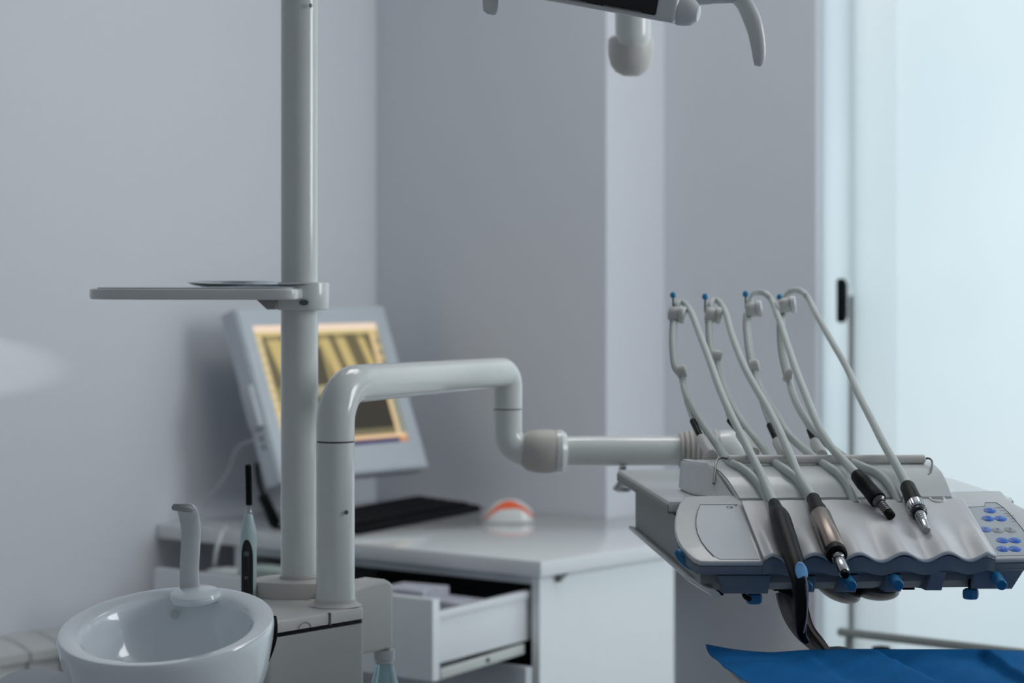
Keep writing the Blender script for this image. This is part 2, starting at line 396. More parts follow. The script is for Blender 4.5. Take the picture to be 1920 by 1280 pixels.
obj('grey_cable', tube(nb(), cr([onz(425, 988, .7535), W(416, 1000, 4.80), W(409, 1018, 4.78), W(404, 1040, 4.78), W(402, 1062, 4.80), W(404, 1075, 4.84)], 6), .004, 10), M['spout'],
    label='short grey cable hanging over the worktop edge between spout and curing light', cat='cable')
# ------------------------------------------------------------------ keyboard, mouse
kA, kB = flat(onz(672, 1003, .75)), flat(onz(903, 958, .75))
kx = (kB-kA).normalized(); ky = V((-kx.y, kx.x, 0)); kl = (kB-kA).length
t = thing('computer_keyboard', 'flat black computer keyboard on the worktop in front of the monitor', 'keyboard', kA+kx*kl/2+ky*.08+Z*.7505)
bm = nb()
sec = [(0, .0005), (.165, .0005), (.165, .026), (.01, .014), (0, .010)]
prism(bm, [kA+ky*a+Z*(.75+c) for a, c in sec], kx*kl, .002)
kbm = mat('black_key_plastic', (.008, .009, .010), .6, spec=.06)
obj('case', bm, kbm, t)
kn = (Z-ky*.0774).normalized(); kd = (ky+Z*.0774).normalized()
bm = nb()
for r_ in range(5):
    for c_ in range(15):
        box(bm, kA+kx*(.025+(kl-.05)*(c_+.5)/15)+Z*.7665+kd*(.03+r_*.025), (kx, kd, kn), ((kl-.05)/34, .0105, .003), .001, 1)
obj('keys', bm, kbm, t)
obj('indicator_lamp', box(nb(), kA+kx*.25+ky*.15+Z*.777, (kx, ky, Z), (.004, .003, .002), .0005), M['orange'], t)
mc = flat(onz(955, 980, .75)); mX = V((1, .10, 0)).normalized(); mY = V((-mX.y, mX.x, 0))
t = thing('computer_mouse', 'white computer mouse with an orange stripe on the worktop', 'mouse', mc+mY*.032+Z*.7505)
def mouse_h(s): return .044*max(0, (1-abs((s-.06)*.97)**2.3))**.75
bm = nb(); rings = []
for i in range(25):
    s = -1+2*i/24; wv = .031*(1-abs(s)**3.2)**.5+.0006; hv = mouse_h(s)+.0022
    rings.append([mc+mY*.032+mX*s*.054+mY*(-wv*math.cos(a)*(1-.10*math.sin(a)))+Z*(.7507+hv*math.sin(a)**.8) for a in [PI*k/14 for k in range(15)]])
loft(bm, rings); obj('shell', bm, M['plastic'], t, 60)
bm = nb(); rings = []
for i in range(31):
    s = -.97+1.94*i/30; hv = mouse_h(s)+.0022; wv = .031*(1-abs(s)**3.2)**.5+.0006
    mid = .24+.30*max(0, 1-abs(s)**1.9)
    bw = .085+.10*math.exp(-((s+.02)/.35)**2)
    rg = []
    for off in (0, .0008):
        seq = [mid-bw, mid, mid+bw]
        if off: seq = seq[::-1]
        for q in seq:
            a = q*PI/2*.95+.02
            rg.append(mc+mY*.032+mX*s*.054+mY*(-(wv+.0004+off)*math.cos(a)*(1-.10*math.sin(a)))+Z*(.7507+(hv+.0004+off)*math.sin(a)**.8))
    rings.append(rg)
loft(bm, rings); obj('stripe', bm, M['orange'], t, 60, label='orange stripe')
# ------------------------------------------------------------------ radiator on the left wall
RB = on_line(LC-v*.045, u, -45)
t = thing('wall_radiator', 'white sectional radiator on the left wall behind the bowl', 'radiator', flat(RB)+u*.3+Z*.12)
rz = .575
sec0 = None
for i in range(9):
    c = flat(RB)+u*(.045+.082*i)
    if sec0 is None:
        bm = nb()
        box(bm, c+Z*(rz-.23), (u, v, Z), (.0385, .006, .21), .003)
        box(bm, c-v*.042+Z*(rz-.24), (u, v, Z), (.0385, .004, .20), .003)
        cap_ = []
        for k in range(13):
            a = k/12; yy = .045-.10*a; cap_.append((yy, rz-.006-.022*a**2.2))
        cap_ += [(-.055, rz-.045), (.045, rz-.045)]
        prism(bm, [c+v*yy+Z*zz-u*.0395 for yy, zz in cap_], u*.079, .004)
        sec0 = obj('section', bm, M['radiator'], t)
        first = c
    else:
        d = sec0.copy(); C.objects.link(d); d.parent = t; d.location = c-first
for zz in (.12+.05, rz-.06):
    obj('water_pipe', tube(nb(), [flat(RB)+Z*zz, flat(RB)+u*.75+Z*zz], .016), M['radiator'], t)
# ------------------------------------------------------------------ column cabinet (cuspidor tower), poles
T1 = onz(688, 1136, .846); T1f = flat(T1)
t = thing('dental_unit_tower', 'warm grey dental unit tower beside the bowl carrying the two tall poles', 'dental unit', T1f-u*.1+v*.1)
TW = .185; TD = .20
def tp(a, b, z): return T1f-u*a+v*b+Z*z      # a left along front, b back
def rrect(a0, a1, b0, b1, z, r=.012, n=5):
    out = []
    for (ca, cb, s) in ((a0+r, b0+r, 180), (a1-r, b0+r, 270), (a1-r, b1-r, 0), (a0+r, b1-r, 90)):
        for k in range(n+1):
            an = math.radians(s+90*k/n); out.append(tp(ca+r*math.cos(an), cb+r*math.sin(an), z))
    return out
prism_h = lambda z0, z1, r=.012, b=.002, a0=0, a1=TW, b0=0, b1=TD: prism(nb(), rrect(a0, a1, b0, b1, z0, r), Z*(z1-z0), b)
obj('housing', prism_h(.0, .8255), mat('housing_shade_grey', (.36, .365, .355), .45), t)  # darker than the cream cover: shade from arm and chair put into the colour
obj('seam', prism_h(.8257, .8292, .011, 0, .0012, TW-.001, .0012, TD-.001), M['black'], t)
obj('top_cover', prism_h(.8294, .846, .012, .004), M['cream'], t)
# vertical groove and thumb notch on the cover
g0 = on_line(T1f, u, 618)
obj('cover_groove', box(nb(), flat(g0)-v*.0002+Z*.8375, UVZ, (.0014, .0012, .0078)), M['line'], t)
g1 = on_line(T1f, u, 571)
obj('thumb_notch', tube(nb(), [flat(g1)-v*.0006+u*.011*math.cos(a)+Z*(.8305+.008*math.sin(a)) for a in [PI*k/12 for k in range(13)]], .0005, 6), mat('notch_shade', (.25, .25, .24), .5), t)
PA = V(((629-960)/F*3.1, 3.1, 0)); PB = V(((561.5-960)/F*3.2, 3.2, 0))
# base pad of the lamp pole
bm = nb(); lathe(bm, PB+Z*.8462, Z, [(.064, 0), (.064, .016), (.062, .020), (.056, .0225), (0, .0225)], 40, 1, .74, V((1, .1, 0)))
obj('pole_base', bm, M['beige'], t)
obj('pole_collar', lathe(nb(), PB+Z*.8688, Z, [(.0262, 0), (.0262, .003), (.0248, .004), (0, .004)], 40), M['beige'], t)
R1 = .0247
lp = obj('lamp_pole', lathe(nb(), PB+Z*.873, Z, [(R1, 0), (R1, 1.65), (0, 1.65)], 48), M['pole'], t)
sc = W(583, 11, 3.18)
obj('pole_screw', lathe(nb(), sc+V((0, -.0035, 0)), V((.55, -.8, 0)), [(.0028, 0), (.0028, .001), (.001, .0014), (0, .0010)], 12), M['darkmetal'], lp)
# side arm box holding the bottle
SB = on_line(T1f+v*.045, u, 739)
t2 = thing('bottle_holder', 'cream rounded box beside the arm pole with a water bottle under it', 'holder', flat(SB)-u*.06+Z*.774)
bm = nb()
e0 = flat(SB)-u*.105; e1_ = flat(SB)
th = .045
prof = []
for k in range(17):
    a = k/16; prof.append((a*.105, .8575+.010*math.sin(min(1, a*1.15)*PI/2)-(0.008*max(0, a-.9)/.1)**1))
pr = [e0+u*a+Z*z_ for a, z_ in prof]+[e1_+Z*.778, e1_-u*.003+Z*.774, e0+Z*.774]
prism(bm, pr, v*th, .006, 3)
obj('shell', bm, M['cream'], t2)
bc = flat(SB)-u*.008+v*.010
obj('bottle_neck', lathe(nb(), bc+Z*.7735, -Z, [(.014, 0), (.014, .012), (.0125, .013), (.0125, .018), (0, .018)], 28), M['spout'], t2)
t3 = thing('water_bottle', 'clear bluish water bottle hanging under the cream box', 'bottle', bc+Z*.60)
obj('body', lathe(nb(), bc+Z*.755, -Z, [(0, .0), (.012, 0), (.0125, .004), (.0155, .016), (.0205, .034), (.0245, .052), (.0275, .075), (.028, .14), (.026, .16), (0, .163)], 36, xdir=V((1, 0, 0))), M['bottle'], t3)
bm = nb(); lathe(bm, bc+Z*.70, -Z, [(.0235, 0), (.0250, .02), (.0255, .07), (.0235, .10), (0, .103)], 32)
obj('water', bm, mat('bottle_water', (.22, .42, .50), .05, trans=.5, ior=1.33), t3)
# ------------------------------------------------------------------ swing arm with elbow
t = thing('swing_arm', 'white tubular swing arm bending from the tower across to the delivery unit', 'arm', PA+Z*.8465)
obj('foot_flange', lathe(nb(), PA+Z*.8465, Z, [(.034, 0), (.031, .002), (.027, .004), (.0262, .008), (0, .008)], 44), M['cream'], t)
zs = CZ-(828-HY)/F*3.1
obj('upright', lathe(nb(), PA+Z*.8546, Z, [(.0258, 0), (.0247, .03), (.0247, zs-.8546-.0006), (0, zs-.8546-.0006)], 48), M['pole'], t)
s_ = W(649, 960, 3.078)
obj('upright_screw', lathe(nb(), s_, V((.4, -.9, 0)), [(.0028, 0), (.0028, .001), (.001, .0014), (0, .001)], 12), M['darkmetal'], t)
obj('joint_ring', lathe(nb(), PA+Z*zs, Z, [(.0240, -.0005), (.0240, .0015), (0, .0015)], 40), M['line'], t)
zt = CZ-(722-HY)/F*3.1
bend = [PA+Z*(zs+.0018), PA+Z*(zs+.02)]
ed = W(952, 699, 3.5); dirA = V((ed.x-PA.x, ed.y-PA.y, 0)).normalized()
Rb = .050
for k in range(0, 15):
    a = PI/2*k/14
    bend.append(PA+dirA*(Rb-Rb*math.cos(a))+Z*(zt-Rb+Rb*math.sin(a)))
bend = [bend[0], PA+Z*(zs+.012)]+bend[2:]
L1 = (V((ed.x, ed.y, 0))-PA).length
n0 = len(bend)
for k in range(1, 12): bend.append(PA+dirA*(Rb+(L1-Rb-.022)*k/11)+Z*zt)
R2 = .0212; Re = .020
for k in range(1, 11):
    a = PI/2*k/10
    bend.append(PA+dirA*(L1-.022+.022*math.sin(a))+Z*(zt-.022+.022*math.cos(a)))
zj = CZ-(766-HY)/F*3.5
bend.append(PA+dirA*L1+Z*(zt-.03)); bend.append(PA+dirA*L1+Z*(zj+.0006))
rr = [R1]*n0+[R1-(R1-R2)*k/11 for k in range(1, 12)]+[R2]*12
obj('upper_arm', tube(nb(), bend, rr, 44), M['pole'], t, 50)
EC = PA+dirA*L1
obj('joint_ring', lathe(nb(), EC+Z*zj, -Z, [(.0208, -.0004), (.0208, .0010), (0, .0010)], 40), M['line'], t)
# lower elbow into the collar, lower arm, bellows
cy = CZ-(846-HY)/F*3.5
lx = W(1000, 846, 3.5)
low = [EC+Z*(zj-.0012), EC+Z*(zj-.03)]
Rl = .030
d2 = V((1, .06, 0)).normalized()
for k in range(0, 9):
    a = PI/2*k/8
    low.append(EC+d2*(Rl-Rl*math.cos(a))+Z*(cy+Rl-Rl*math.sin(a)))
low = [p for p in low if p.z <= zj]
low.append(EC+d2*(Rl+.02)+Z*cy)
obj('lower_elbow', tube(nb(), low, .0208, 40), M['pole'], t, 50)
K0 = EC+Z*cy
obj('joint_drum', lathe(nb(), K0, d2, [(.012, .018), (.020, .019), (.0275, .028), (.0315, .042), (.032, .058), (.030, .070), (.0225, .071), (0, .071)], 44), M['beige2'], t)
obj('joint_cap', lathe(nb(), K0, d2, [(.0222, .060), (.031, .0705), (.0312, .078), (.026, .085), (.021, .086), (0, .086)], 44), M['plastic'], t)
L2 = (W(1290, 846, 3.5)-K0).length
obj('lower_arm', lathe(nb(), K0, d2, [(.0205, .070), (.0218, .095), (.0215, L2), (0, L2)], 44), M['pole'], t)
bm = nb(); prof = [(.018, L2-.012)]
for k in range(8):
    h0 = L2-.012+.007*k; rb_ = .0245+.0065*math.sin(min(1, (k+1)/5)*PI/2)
    prof += [(rb_-.0022, h0+.0005), (rb_, h0+.0022), (rb_, h0+.0048), (rb_-.0022, h0+.0065)]
prof.append((0, prof[-1][1]))
obj('bellows', lathe(bm, K0, d2, prof, 40), M['beige2'], t)
KE = K0+d2*(L2+.068)
obj('end_ball', lathe(nb(), KE-d2*.028, d2, [(.020, 0), (.0285, .006), (.030, .02), (.027, .036), (.018, .048), (0, .052)], 36), M['plastic'], t)
obj('end_post', lathe(nb(), KE+V((0, 0, -.012)), -Z, [(.020, 0), (.020, KE.z-.012-1.0025), (0, KE.z-.012-1.0025)], 36), M['plastic'], t)
# clamp screw under the lower arm
kx_ = W(1168, 884, 3.5)
t = thing('clamp_knob', 'chrome clamp knob hanging under the swing arm beside the delivery unit', 'knob', kx_-Z*.03)
obj('stem', lathe(nb(), V((kx_.x, kx_.y, cy-.0216)), -Z, [(.006, 0), (.006, .018), (0, .018)], 20), M['chrome'], t)
obj('grip', lathe(nb(), V((kx_.x, kx_.y, cy-.0396)), -Z, [(.006, 0), (.008, .004), (.0145, .012), (.0145, .016), (.009, .019), (0, .019)], 28), M['chrome'], t)
# ------------------------------------------------------------------ tray on the pole
zt1 = CZ-(541.5-HY)/F*3.09; zt0 = zt1-.0140
t = thing('side_tray', 'long white rounded tray clamped to the tall pole', 'tray', V((PB.x, PB.y, zt0-.01)))
cxx = ((162+567)/2-960)/F*3.15; hw = (567-162)/2/F*3.12
bm = nb(); pts = []
for k in range(64):
    a = 2*PI*k/64; ca, sa = math.cos(a), math.sin(a)
    if ca < 0: x = -abs(ca)**(2/2.6)*hw; y = math.copysign(abs(sa)**(2/2.6), sa)*.075
    else: x = abs(ca)**(2/9)*hw; y = math.copysign(abs(sa)**(2/9), sa)*.075
    pts.append(V((cxx+x, 3.165+y*.98-.010*x/hw, zt0)))
# keep the slab clear of the pole: cut a bay for it
prism(bm, pts, Z*(zt1-zt0), .0028, 3)
tr = obj('tray_slab', bm, M['plastic'], t)
obj('tray_inlay', prism(nb(), [V((cxx+(p.x-cxx)*.93, 3.165+(p.y-3.165)*.88, zt1+.0002)) for p in pts], Z*.0012, .0004), M['inset'], t)
zc0 = CZ-(581-HY)/F*3.17; zc1 = CZ-(529-HY)/F*3.17
bm = nb(); cl = []
for k in range(25):
    a = -PI/2+PI*k/24; cl.append(V((PB.x+.012+.0265*math.cos(a)*1.05, PB.y+.0330*math.sin(a), zc0)))
cl += [V((PB.x-.026, PB.y+.033, zc0)), V((PB.x-.026, PB.y-.033, zc0))]
prism(bm, cl, Z*(zc1-zc0), .002, 2)
obj('clamp', bm, M['plastic'], t)
sc = W(569, 567, 3.158)
obj('screw_hole', lathe(nb(), V((sc.x, PB.y-.0345, sc.z)), V((0, -1, 0)), [(.0062, 0), (.0062, .002), (.0045, .0021), (0, .0012)], 20, 1, .62), M['line'], t)
bm = nb()
prism(bm, [V((PB.x-.0265, 3.15, zc0+.001)), V((PB.x-.038, 3.15, zc0+.001)), V((PB.x-.052, 3.15, zt0-.0005)), V((PB.x-.0265, 3.15, zt0-.0005))], V((0, .05, 0)), .0015)
obj('bracket', bm, mat('tray_bracket_grey', (.30, .30, .29), .4), t)
# glass lens/plate lying over the right of the tray
gc = V(((470-960)/F*3.2, 3.165, zt1+.0016))
obj('glass_dish', lathe(nb(), gc, V((.012, -.030, 1)), [(0, 0), (.050, 0), (.062, .003), (.066, .0055), (.0645, .006), (.060, .0042), (.050, .0018), (0, .0018)], 48, 1.2, .85), M['glass'],
    label='shallow clear glass dish on the tray beside the tall pole', cat='dish')
# ------------------------------------------------------------------ bowl with water spout
BC = W(311, 1170, 2.84)
tilt = math.radians(10.5); roll = math.radians(3.0)
Rm = Matrix.Rotation(-roll, 3, 'Y') @ Matrix.Rotation(tilt, 3, 'X')
ax_, ay_, az_ = Rm @ V((1, 0, 0)), Rm @ V((0, 1, 0)), Rm @ Z
t = thing('spittoon_bowl', 'glazed white oval spittoon bowl in the lower left corner', 'bowl', BC-Z*.16)
def lath2(bm, prof, sx, sy, seg=72, cen=BC):
    rings = []
    for r_, h in prof:
        if r_ < 1e-6: rings.append([bm.verts.new(cen+az_*h)]); continue
        rings.append([bm.verts.new(cen+ax_*sx*r_*math.cos(2*PI*k/seg)+ay_*sy*r_*math.sin(2*PI*k/seg)+az_*h) for k in range(seg)])
    for A, B in zip(rings, rings[1:]):
        for k in range(seg):
            k2 = (k+1) % seg
            if len(A) == 1: bm.faces.new((A[0], B[k2], B[k]))
            elif len(B) == 1: bm.faces.new((A[k], A[k2], B[0]))
            else: bm.faces.new((A[k], A[k2], B[k2], B[k]))
    return bm
p2 = [(0, -.150), (.30, -.147), (.55, -.130), (.76, -.102), (.90, -.066), (.972, -.032), (.998, -.012), (1.0, -.006), (.992, -.0015), (.975, .0), (.90, -.001), (.83, -.0035), (.79, -.008), (.765, -.016), (.73, -.032), (.66, -.056), (.52, -.078), (.32, -.090), (.12, -.095), (0, -.096)]
pp = cr([V((a, b_, 0)) for a, b_ in p2], 3)
pp[0] = V((0, -.150, 0)); pp[-1] = V((0, -.096, 0))
obj('bowl', lath2(nb(), [(max(0, p.x) if 0 < i < len(pp)-1 else 0, p.y) for i, p in enumerate(pp)], .1268, .143), M['ceramic'], t, 80)
obj('drain', lath2(nb(), [(0, -.0955), (.13, -.0935), (.14, -.094), (.14, -.0965)], .1268, .143, 30), M['chrome'], t)
def bp_(x, y, h=0): return BC+ax_*x+ay_*y+az_*h
# spout foot: rounded lobe over the back rim
sx0 = (345-311)/F*2.84
bm = nb(); lathe(bm, bp_(sx0, .108, -.006), az_, [(.030, 0), (.0315, .004), (.030, .0085), (.026, .0105), (0, .0115)], 36, 1.0, .95)
sp = obj('spout_foot', bm, M['ceramic'], t)
top = [(356, 1108, 2.962, .0125), (355, 1070, 2.964, .0118), (357, 1030, 2.966, .0118), (358, 995, 2.968, .0122), (355, 970, 2.965, .0124), (351, 956, 2.950, .0124), (347, 951, 2.936, .0122), (344, 951, 2.922, .0120)]
cp = cr([W(a, b_, c_) for a, b_, c_, d_ in top], 5); rw = cr([V((d_, 0, 0)) for *_, d_ in top], 5)
obj('water_spout', tube(nb(), cp, [q.x for q in rw], 24, True, .38, V((1, 0, 0))), M['spout'], t, 50)
nz_ = W(343, 953, 2.926)
obj('spout_nozzle', lathe(nb(), nz_, V((-.1, -.25, -1)), [(.010, -.004), (.0115, 0), (.010, .003), (.004, .0035), (0, .001)], 20, 1.25, .8), M['hosedark'], t)
obj('rinse_inlet', lathe(nb(), bp_(-.004, .100, -.022), V((0, -1, .45)), [(.0055, 0), (.0055, .002), (.003, .0025), (0, .001)], 16), M['spout'], t)
obj('edge_seal', tube(nb(), cr([W(515, 1156, 2.86), W(517, 1175, 2.85), W(515, 1200, 2.845), W(506, 1228, 2.84), W(493, 1255, 2.835), W(475, 1286, 2.83), W(450, 1325, 2.83)], 6), .0024, 10), M['black'], t)
# round white lid / cup plate in the lower left corner
rc = W(62, 1280, 2.9)
t = thing('round_plate', 'round white plate below the bowl in the lower left corner', 'plate', rc-Z*.02)
obj('disc', lathe(nb(), rc, V((0, -.24, 1)), [(.0, -.012), (.043, -.012), (.046, -.009), (.046, -.002), (.044, 0), (0, 0)], 48), M['spout'], t)
obj('stem', lathe(nb(), rc-Z*.014, -Z, [(.02, 0), (.02, .30), (.10, .31), (.10, .32), (0, .32)], 30), M['spout'], t)
# ------------------------------------------------------------------ curing light standing behind the bowl
cb = W(465.5, 1165, 3.17)
t = thing('curing_light', 'slim pale mint curing light with black tip and button strip behind the bowl', 'curing light', V((cb.x, cb.y, cb.z-.02)))
def yz(py): return CZ-(py-HY)/F*3.17
cxp = lambda px: (px-960)/F*3.17
prof = [(1119, 14.2), (1116, 14.8), (1100, 14.8), (1060, 15), (1030, 15.4), (1010, 15.5), (998, 15), (985, 12.5), (972, 9.5), (964, 7.5), (962, 6)]
bm = nb(); rings = []
for py, r_ in prof:
    c = V((cxp(466), 3.17, yz(py))); q = r_/F*3.17
    rings.append([c+V((math.cos(2*PI*k/28)*q, math.sin(2*PI*k/28)*q*.95, 0)) for k in range(28)])
loft(bm, rings); obj('body', bm, M['mint'], t, 60)
obj('metal_collar', lathe(nb(), V((cxp(467), 3.17, yz(962.5))), Z, [(.0040, 0), (.0042, .0015), (.0035, .003), (.0037, .011), (0, .011)], 20), M['chrome'], t)
obj('light_tip', tube(nb(), cr([V((cxp(467), 3.17, yz(946.5))), V((cxp(466.5), 3.17, yz(910))), V((cxp(466), 3.168, yz(880))), V((cxp(466), 3.166, yz(871)))], 5), [.0043]*14+[.0041, .0030], 18), M['black'], t)
bm = nb(); rings = []
for i in range(25):
    py = 1010+(1117-1010)*i/24; hw_ = 11.0*math.sqrt(max(0, 1-((py-1045)/36)**2)) if py < 1045 else 11.0
    hw_ = max(hw_, .4); rad = 15.2
    ring = []
    for rr_ in (rad+.6, rad-.4):
        seq = [-1, -.5, 0, .5, 1] if rr_ > rad else [1, .5, 0, -.5, -1]
        for s in seq:
            a = math.asin(min(.99, hw_/15.6))*s - .12
            ring.append(V((cxp(466)+math.sin(a)*rr_/F*3.17, 3.17-math.cos(a)*rr_*.95/F*3.17, yz(py))))
    rings.append(ring)
loft(bm, rings); obj('button_strip', bm, M['blackgloss'], t, 60)
for py, r_ in ((1036, 5), (1081, 3.4)):
    obj('button', lathe(nb(), V((cxp(463.5), 3.17-.0112, yz(py))), V((-.1, -1, 0)), [(r_/F*3.17, 0), (r_*.9/F*3.17, .0008), (0, .001)], 18), mat('grey_button', (.10, .13, .14), .4), t)
# ------------------------------------------------------------------ overhead operating lamp
t = thing('operating_lamp', 'white overhead dental lamp head with black lens strip and curved handles', 'lamp', W(1150, -60, 2.8))
la = W(930, -43, 2.76); lb_ = W(1268, 18, 2.70)
ld = (lb_-la).normalized(); ldep = V((-.1, 1, .13)); ldep = (ldep-ld*ldep.dot(ld)).normalized(); lu = ld.cross(ldep)*-1
if lu.z < 0: lu = -lu
Ll = (lb_-la).length
bm = nb(); box(bm, la+ld*Ll/2+ldep*.045, (ld, ldep, lu), (Ll/2, .045, .0158), .005, 3)
obj('housing', bm, M['plastic'], t)
bm = nb(); box(bm, la+ld*(Ll/2-.012)+lu*.001-ldep*.0006, (ld, ldep, lu), (Ll/2-.010, .0022, .0118), .002, 2)
ln = obj('lens_strip', bm, M['blackgloss'], t)
for a in (.42, .72):
    obj('lens_clip', box(nb(), la+ld*Ll*a-lu*.0100-ldep*.0035, (ld, ldep, lu), (.022, .001, .0008)), M['darkmetal'], ln)
ec = lb_+ldep*.022+lu*.000
obj('handle_hub', lathe(nb(), ec-ld*.004, ld, [(.0160, 0), (.0172, .003), (.0172, .009), (.0150, .018), (.009, .025), (0, .027)], 36), M['plastic'], t)
hb = ec+ld*.026
obj('handle_neck', lathe(nb(), W(1285, -9, 2.755), V((1, 0, .03)), [(.0120, 0), (.0115, .02), (.0112, .030), (.0108, .031), (.0108, .057), (0, .057)], 28), M['spout'], t)
def handle(off, pts):
    P_ = cr([W(a+off[0], b_+off[1], d_) for a, b_, d_, r_ in pts], 6); rr_ = cr([V((r_, 0, 0)) for *_, r_ in pts], 6)
    obj('handle', tube(nb(), P_, [q.x for q in rr_], 20, True, .7, V((1, 0, .3))), M['plastic'], t, 50)
handle((0, 0), [(1362, -14, 2.76, .009), (1380, -8, 2.757, .0095), (1396, 8, 2.75, .0096), (1408, 32, 2.745, .0102), (1417, 60, 2.74, .0094), (1422, 90, 2.738, .0084), (1423, 112, 2.738, .0068), (1421, 124, 2.738, .0042)])
handle((0, 0), [(925, -90, 2.80, .009), (921, -60, 2.79, .0098), (920, -20, 2.785, .0098), (920, 10, 2.785, .0096), (920, 22, 2.785, .0082), (919, 27, 2.785, .005)])
q = W(1183, 100, 3.62)
zA = q.z
la2 = thing('lamp_arm', 'white tubular lamp arm with round beige elbow hanging behind the lamp head', 'arm', V((q.x, q.y, zA-.04)))
cz_ = CZ-(88-HY)/F*3.62
obj('elbow_cup', lathe(nb(), V((q.x, q.y, cz_-.044)), Z, [(0, 0), (.012, .001), (.023, .007), (.0305, .017), (.034, .032), (.0345, .046), (.0335, .056), (.030, .060), (0, .060)], 40), M['beige'], la2)
obj('arm_tube', lathe(nb(), V((q.x+.002, q.y-.017, cz_+.006)), Z, [(0, -.014), (.015, -.012), (.024, -.003), (.0265, .010), (.0265, .70), (0, .70)], 40), M['pole'], la2)
hb2 = V((q.x, q.y, cz_+.66)); pt = V((PB.x, PB.y, hb2.z))
obj('boom', tube(nb(), [pt+(hb2-pt)*.05, hb2], .024, 28), M['pole'], la2)
obj('fork', tube(nb(), cr([V((q.x, q.y-.02, cz_+.22)), W(1160, -110, 3.2), la+ld*Ll/2+ldep*.09+Z*.05, la+ld*Ll/2+ldep*.07], 6), .014, 20), M['pole'], t)
obj('grub_screw', lathe(nb(), V((q.x-.021, q.y-.017, CZ-(38-HY)/F*3.6)), V((-.6, -.8, 0)), [(.003, 0), (.003, .001), (0, .001)], 12), M['line'], la2)
# ------------------------------------------------------------------ delivery unit
g5 = math.radians(5); th_ = math.radians(20)
e1 = V((math.cos(g5), math.sin(g5), 0)); e2 = V((-math.sin(g5), math.cos(g5), 0))
ep = e2*math.cos(th_)+Z*math.sin(th_); en = -e2*math.sin(th_)+Z*math.cos(th_)
O = W(1430, 1052, 2.75)
def HP(px, py, off=0): return hit(px, py, O+en*off, en)
def U(a, b_, c): return O+e1*a+e2*b_+Z*c
def Q(a, tt, h): return O+e1*a+ep*tt+en*h
t = thing('delivery_unit', 'white dental delivery unit with wavy instrument rest and blue button panel', 'delivery unit', U(.13, .3, -.03))
DU = t
# control plate
pl = [(1300, 929), (1283, 931), (1274, 942), (1268, 957), (1265, 975), (1265, 993), (1269, 1008), (1277, 1023), (1288, 1036), (1300, 1047), (1313, 1052.5), (1335, 1053), (1430, 1053), (1650, 1050), (1868, 1047.5),
      (1925, 1046), (1950, 1041), (1966, 1028), (1970, 1010), (1962, 990), (1945, 970), (1925, 955), (1905, 945), (1890, 935), (1880, 922), (1874, 919), (1858, 919)]
plp = [HP(a, b_) for a, b_ in pl]
obj('control_plate', prism(nb(), [p for p in plp], -en*.006, .0022, 3), M['unit'], t)
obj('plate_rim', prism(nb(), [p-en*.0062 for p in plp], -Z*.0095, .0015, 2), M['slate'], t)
# membrane panels left and right
ml = [(1383, 946), (1313, 946), (1308, 958), (1305, 972), (1305, 986), (1308, 1000), (1315, 1015), (1326, 1030), (1338, 1042), (1350, 1048), (1424, 1048)]
mlp = [HP(a, b_, .0003) for a, b_ in ml]
obj('left_membrane', prism(nb(), mlp, en*.0003), M['inset'], t)
obj('groove_line', tube(nb(), [HP(a, b_, .0006) for a, b_ in ml[:9]], .0005, 6), M['line'], t)
mr = [(1812, 951), (1847, 949), (1847, 942), (1868, 942), (1882, 952), (1895, 965), (1908, 980), (1920, 995), (1930, 1012), (1934, 1028), (1930, 1040), (1866, 1042)]
obj('right_membrane', prism(nb(), [HP(a, b_, .0003) for a, b_ in mr], en*.0003), M['inset'], t)
obj('groove_line', tube(nb(), [HP(a, b_, .0006) for a, b_ in mr[2:10]], .0005, 6), M['line'], t)
obj('groove_line', tube(nb(), [HP(a, b_, .0006) for a, b_ in mr[:2]], .0004, 6), M['line'], t)
bt = [(1856, 957, 'button'), (1853, 972, 'button'), (1876, 972, 'button'), (1848, 992.5, 'button2'), (1872, 994, 'button3'), (1895, 993, 'button3'), (1880, 1013, 'button'), (1903, 1013, 'button'), (1880, 1029, 'button'), (1903, 1029, 'button')]
gl = mat('button_glyph', (.40, .55, .85), .4)
for i, (a, b_, m_) in enumerate(bt):
    c = HP(a, b_, .0006)
    B = obj('control_button', lathe(nb(), c, en, [(.0073, 0), (.0073, .0003), (.0067, .0007), (0, .0009)], 24, 1, 1, e1), M[m_], t)
    bm = nb()
    if i in (0, 1): tube(bm, [c+en*.0010+e1*x*.0028+ep*y*.0028 for x, y in ((-1, -1), (1, -1), (1, 1), (-1, 1), (-1, -1))], .0003, 5)
    elif i == 2: tube(bm, [c+en*.0010+e1*x*.003+ep*y*.003 for x, y in ((-1, .6), (-.3, -.8), (.6, -.3), (1, .9))], .0003, 5)
    elif i in (3, 4, 5): tube(bm, [c+en*.0010+e1*x*.002+ep*y*.003 for x, y in ((-.6, -1), (-.6, 1), (.6, .6), (.4, 0), (-.6, 0))], .0003, 5)
    elif i in (6, 7): tube(bm, [c+en*.0010+e1*x*.004+ep*y*.002 for x, y in ((-.9, .5), (0, .1), (.9, .5))], .0004, 5)
    else:
        tube(bm, [c+en*.0010-e1*.003, c+en*.0010+e1*.003], .0004, 5)
        if i == 8: tube(bm, [c+en*.0010-ep*.003, c+en*.0010+ep*.003], .0004, 5)
    obj('glyph', bm, gl, B)
for a, b_, n_ in ((1868, 951.5, 4), (1876, 957, 3), (1883, 962, 4), (1889, 966.5, 4), (1896, 971.5, 3), (1899, 977, 2), (1840.5, 972, 1)):
    for k in range(n_):
        obj('indicator_mark', box(nb(), HP(a+k*3.4, b_, .0009), (e1, ep, en), (.00055 if k else .0004, .0004, .0002)), M['line'], t)
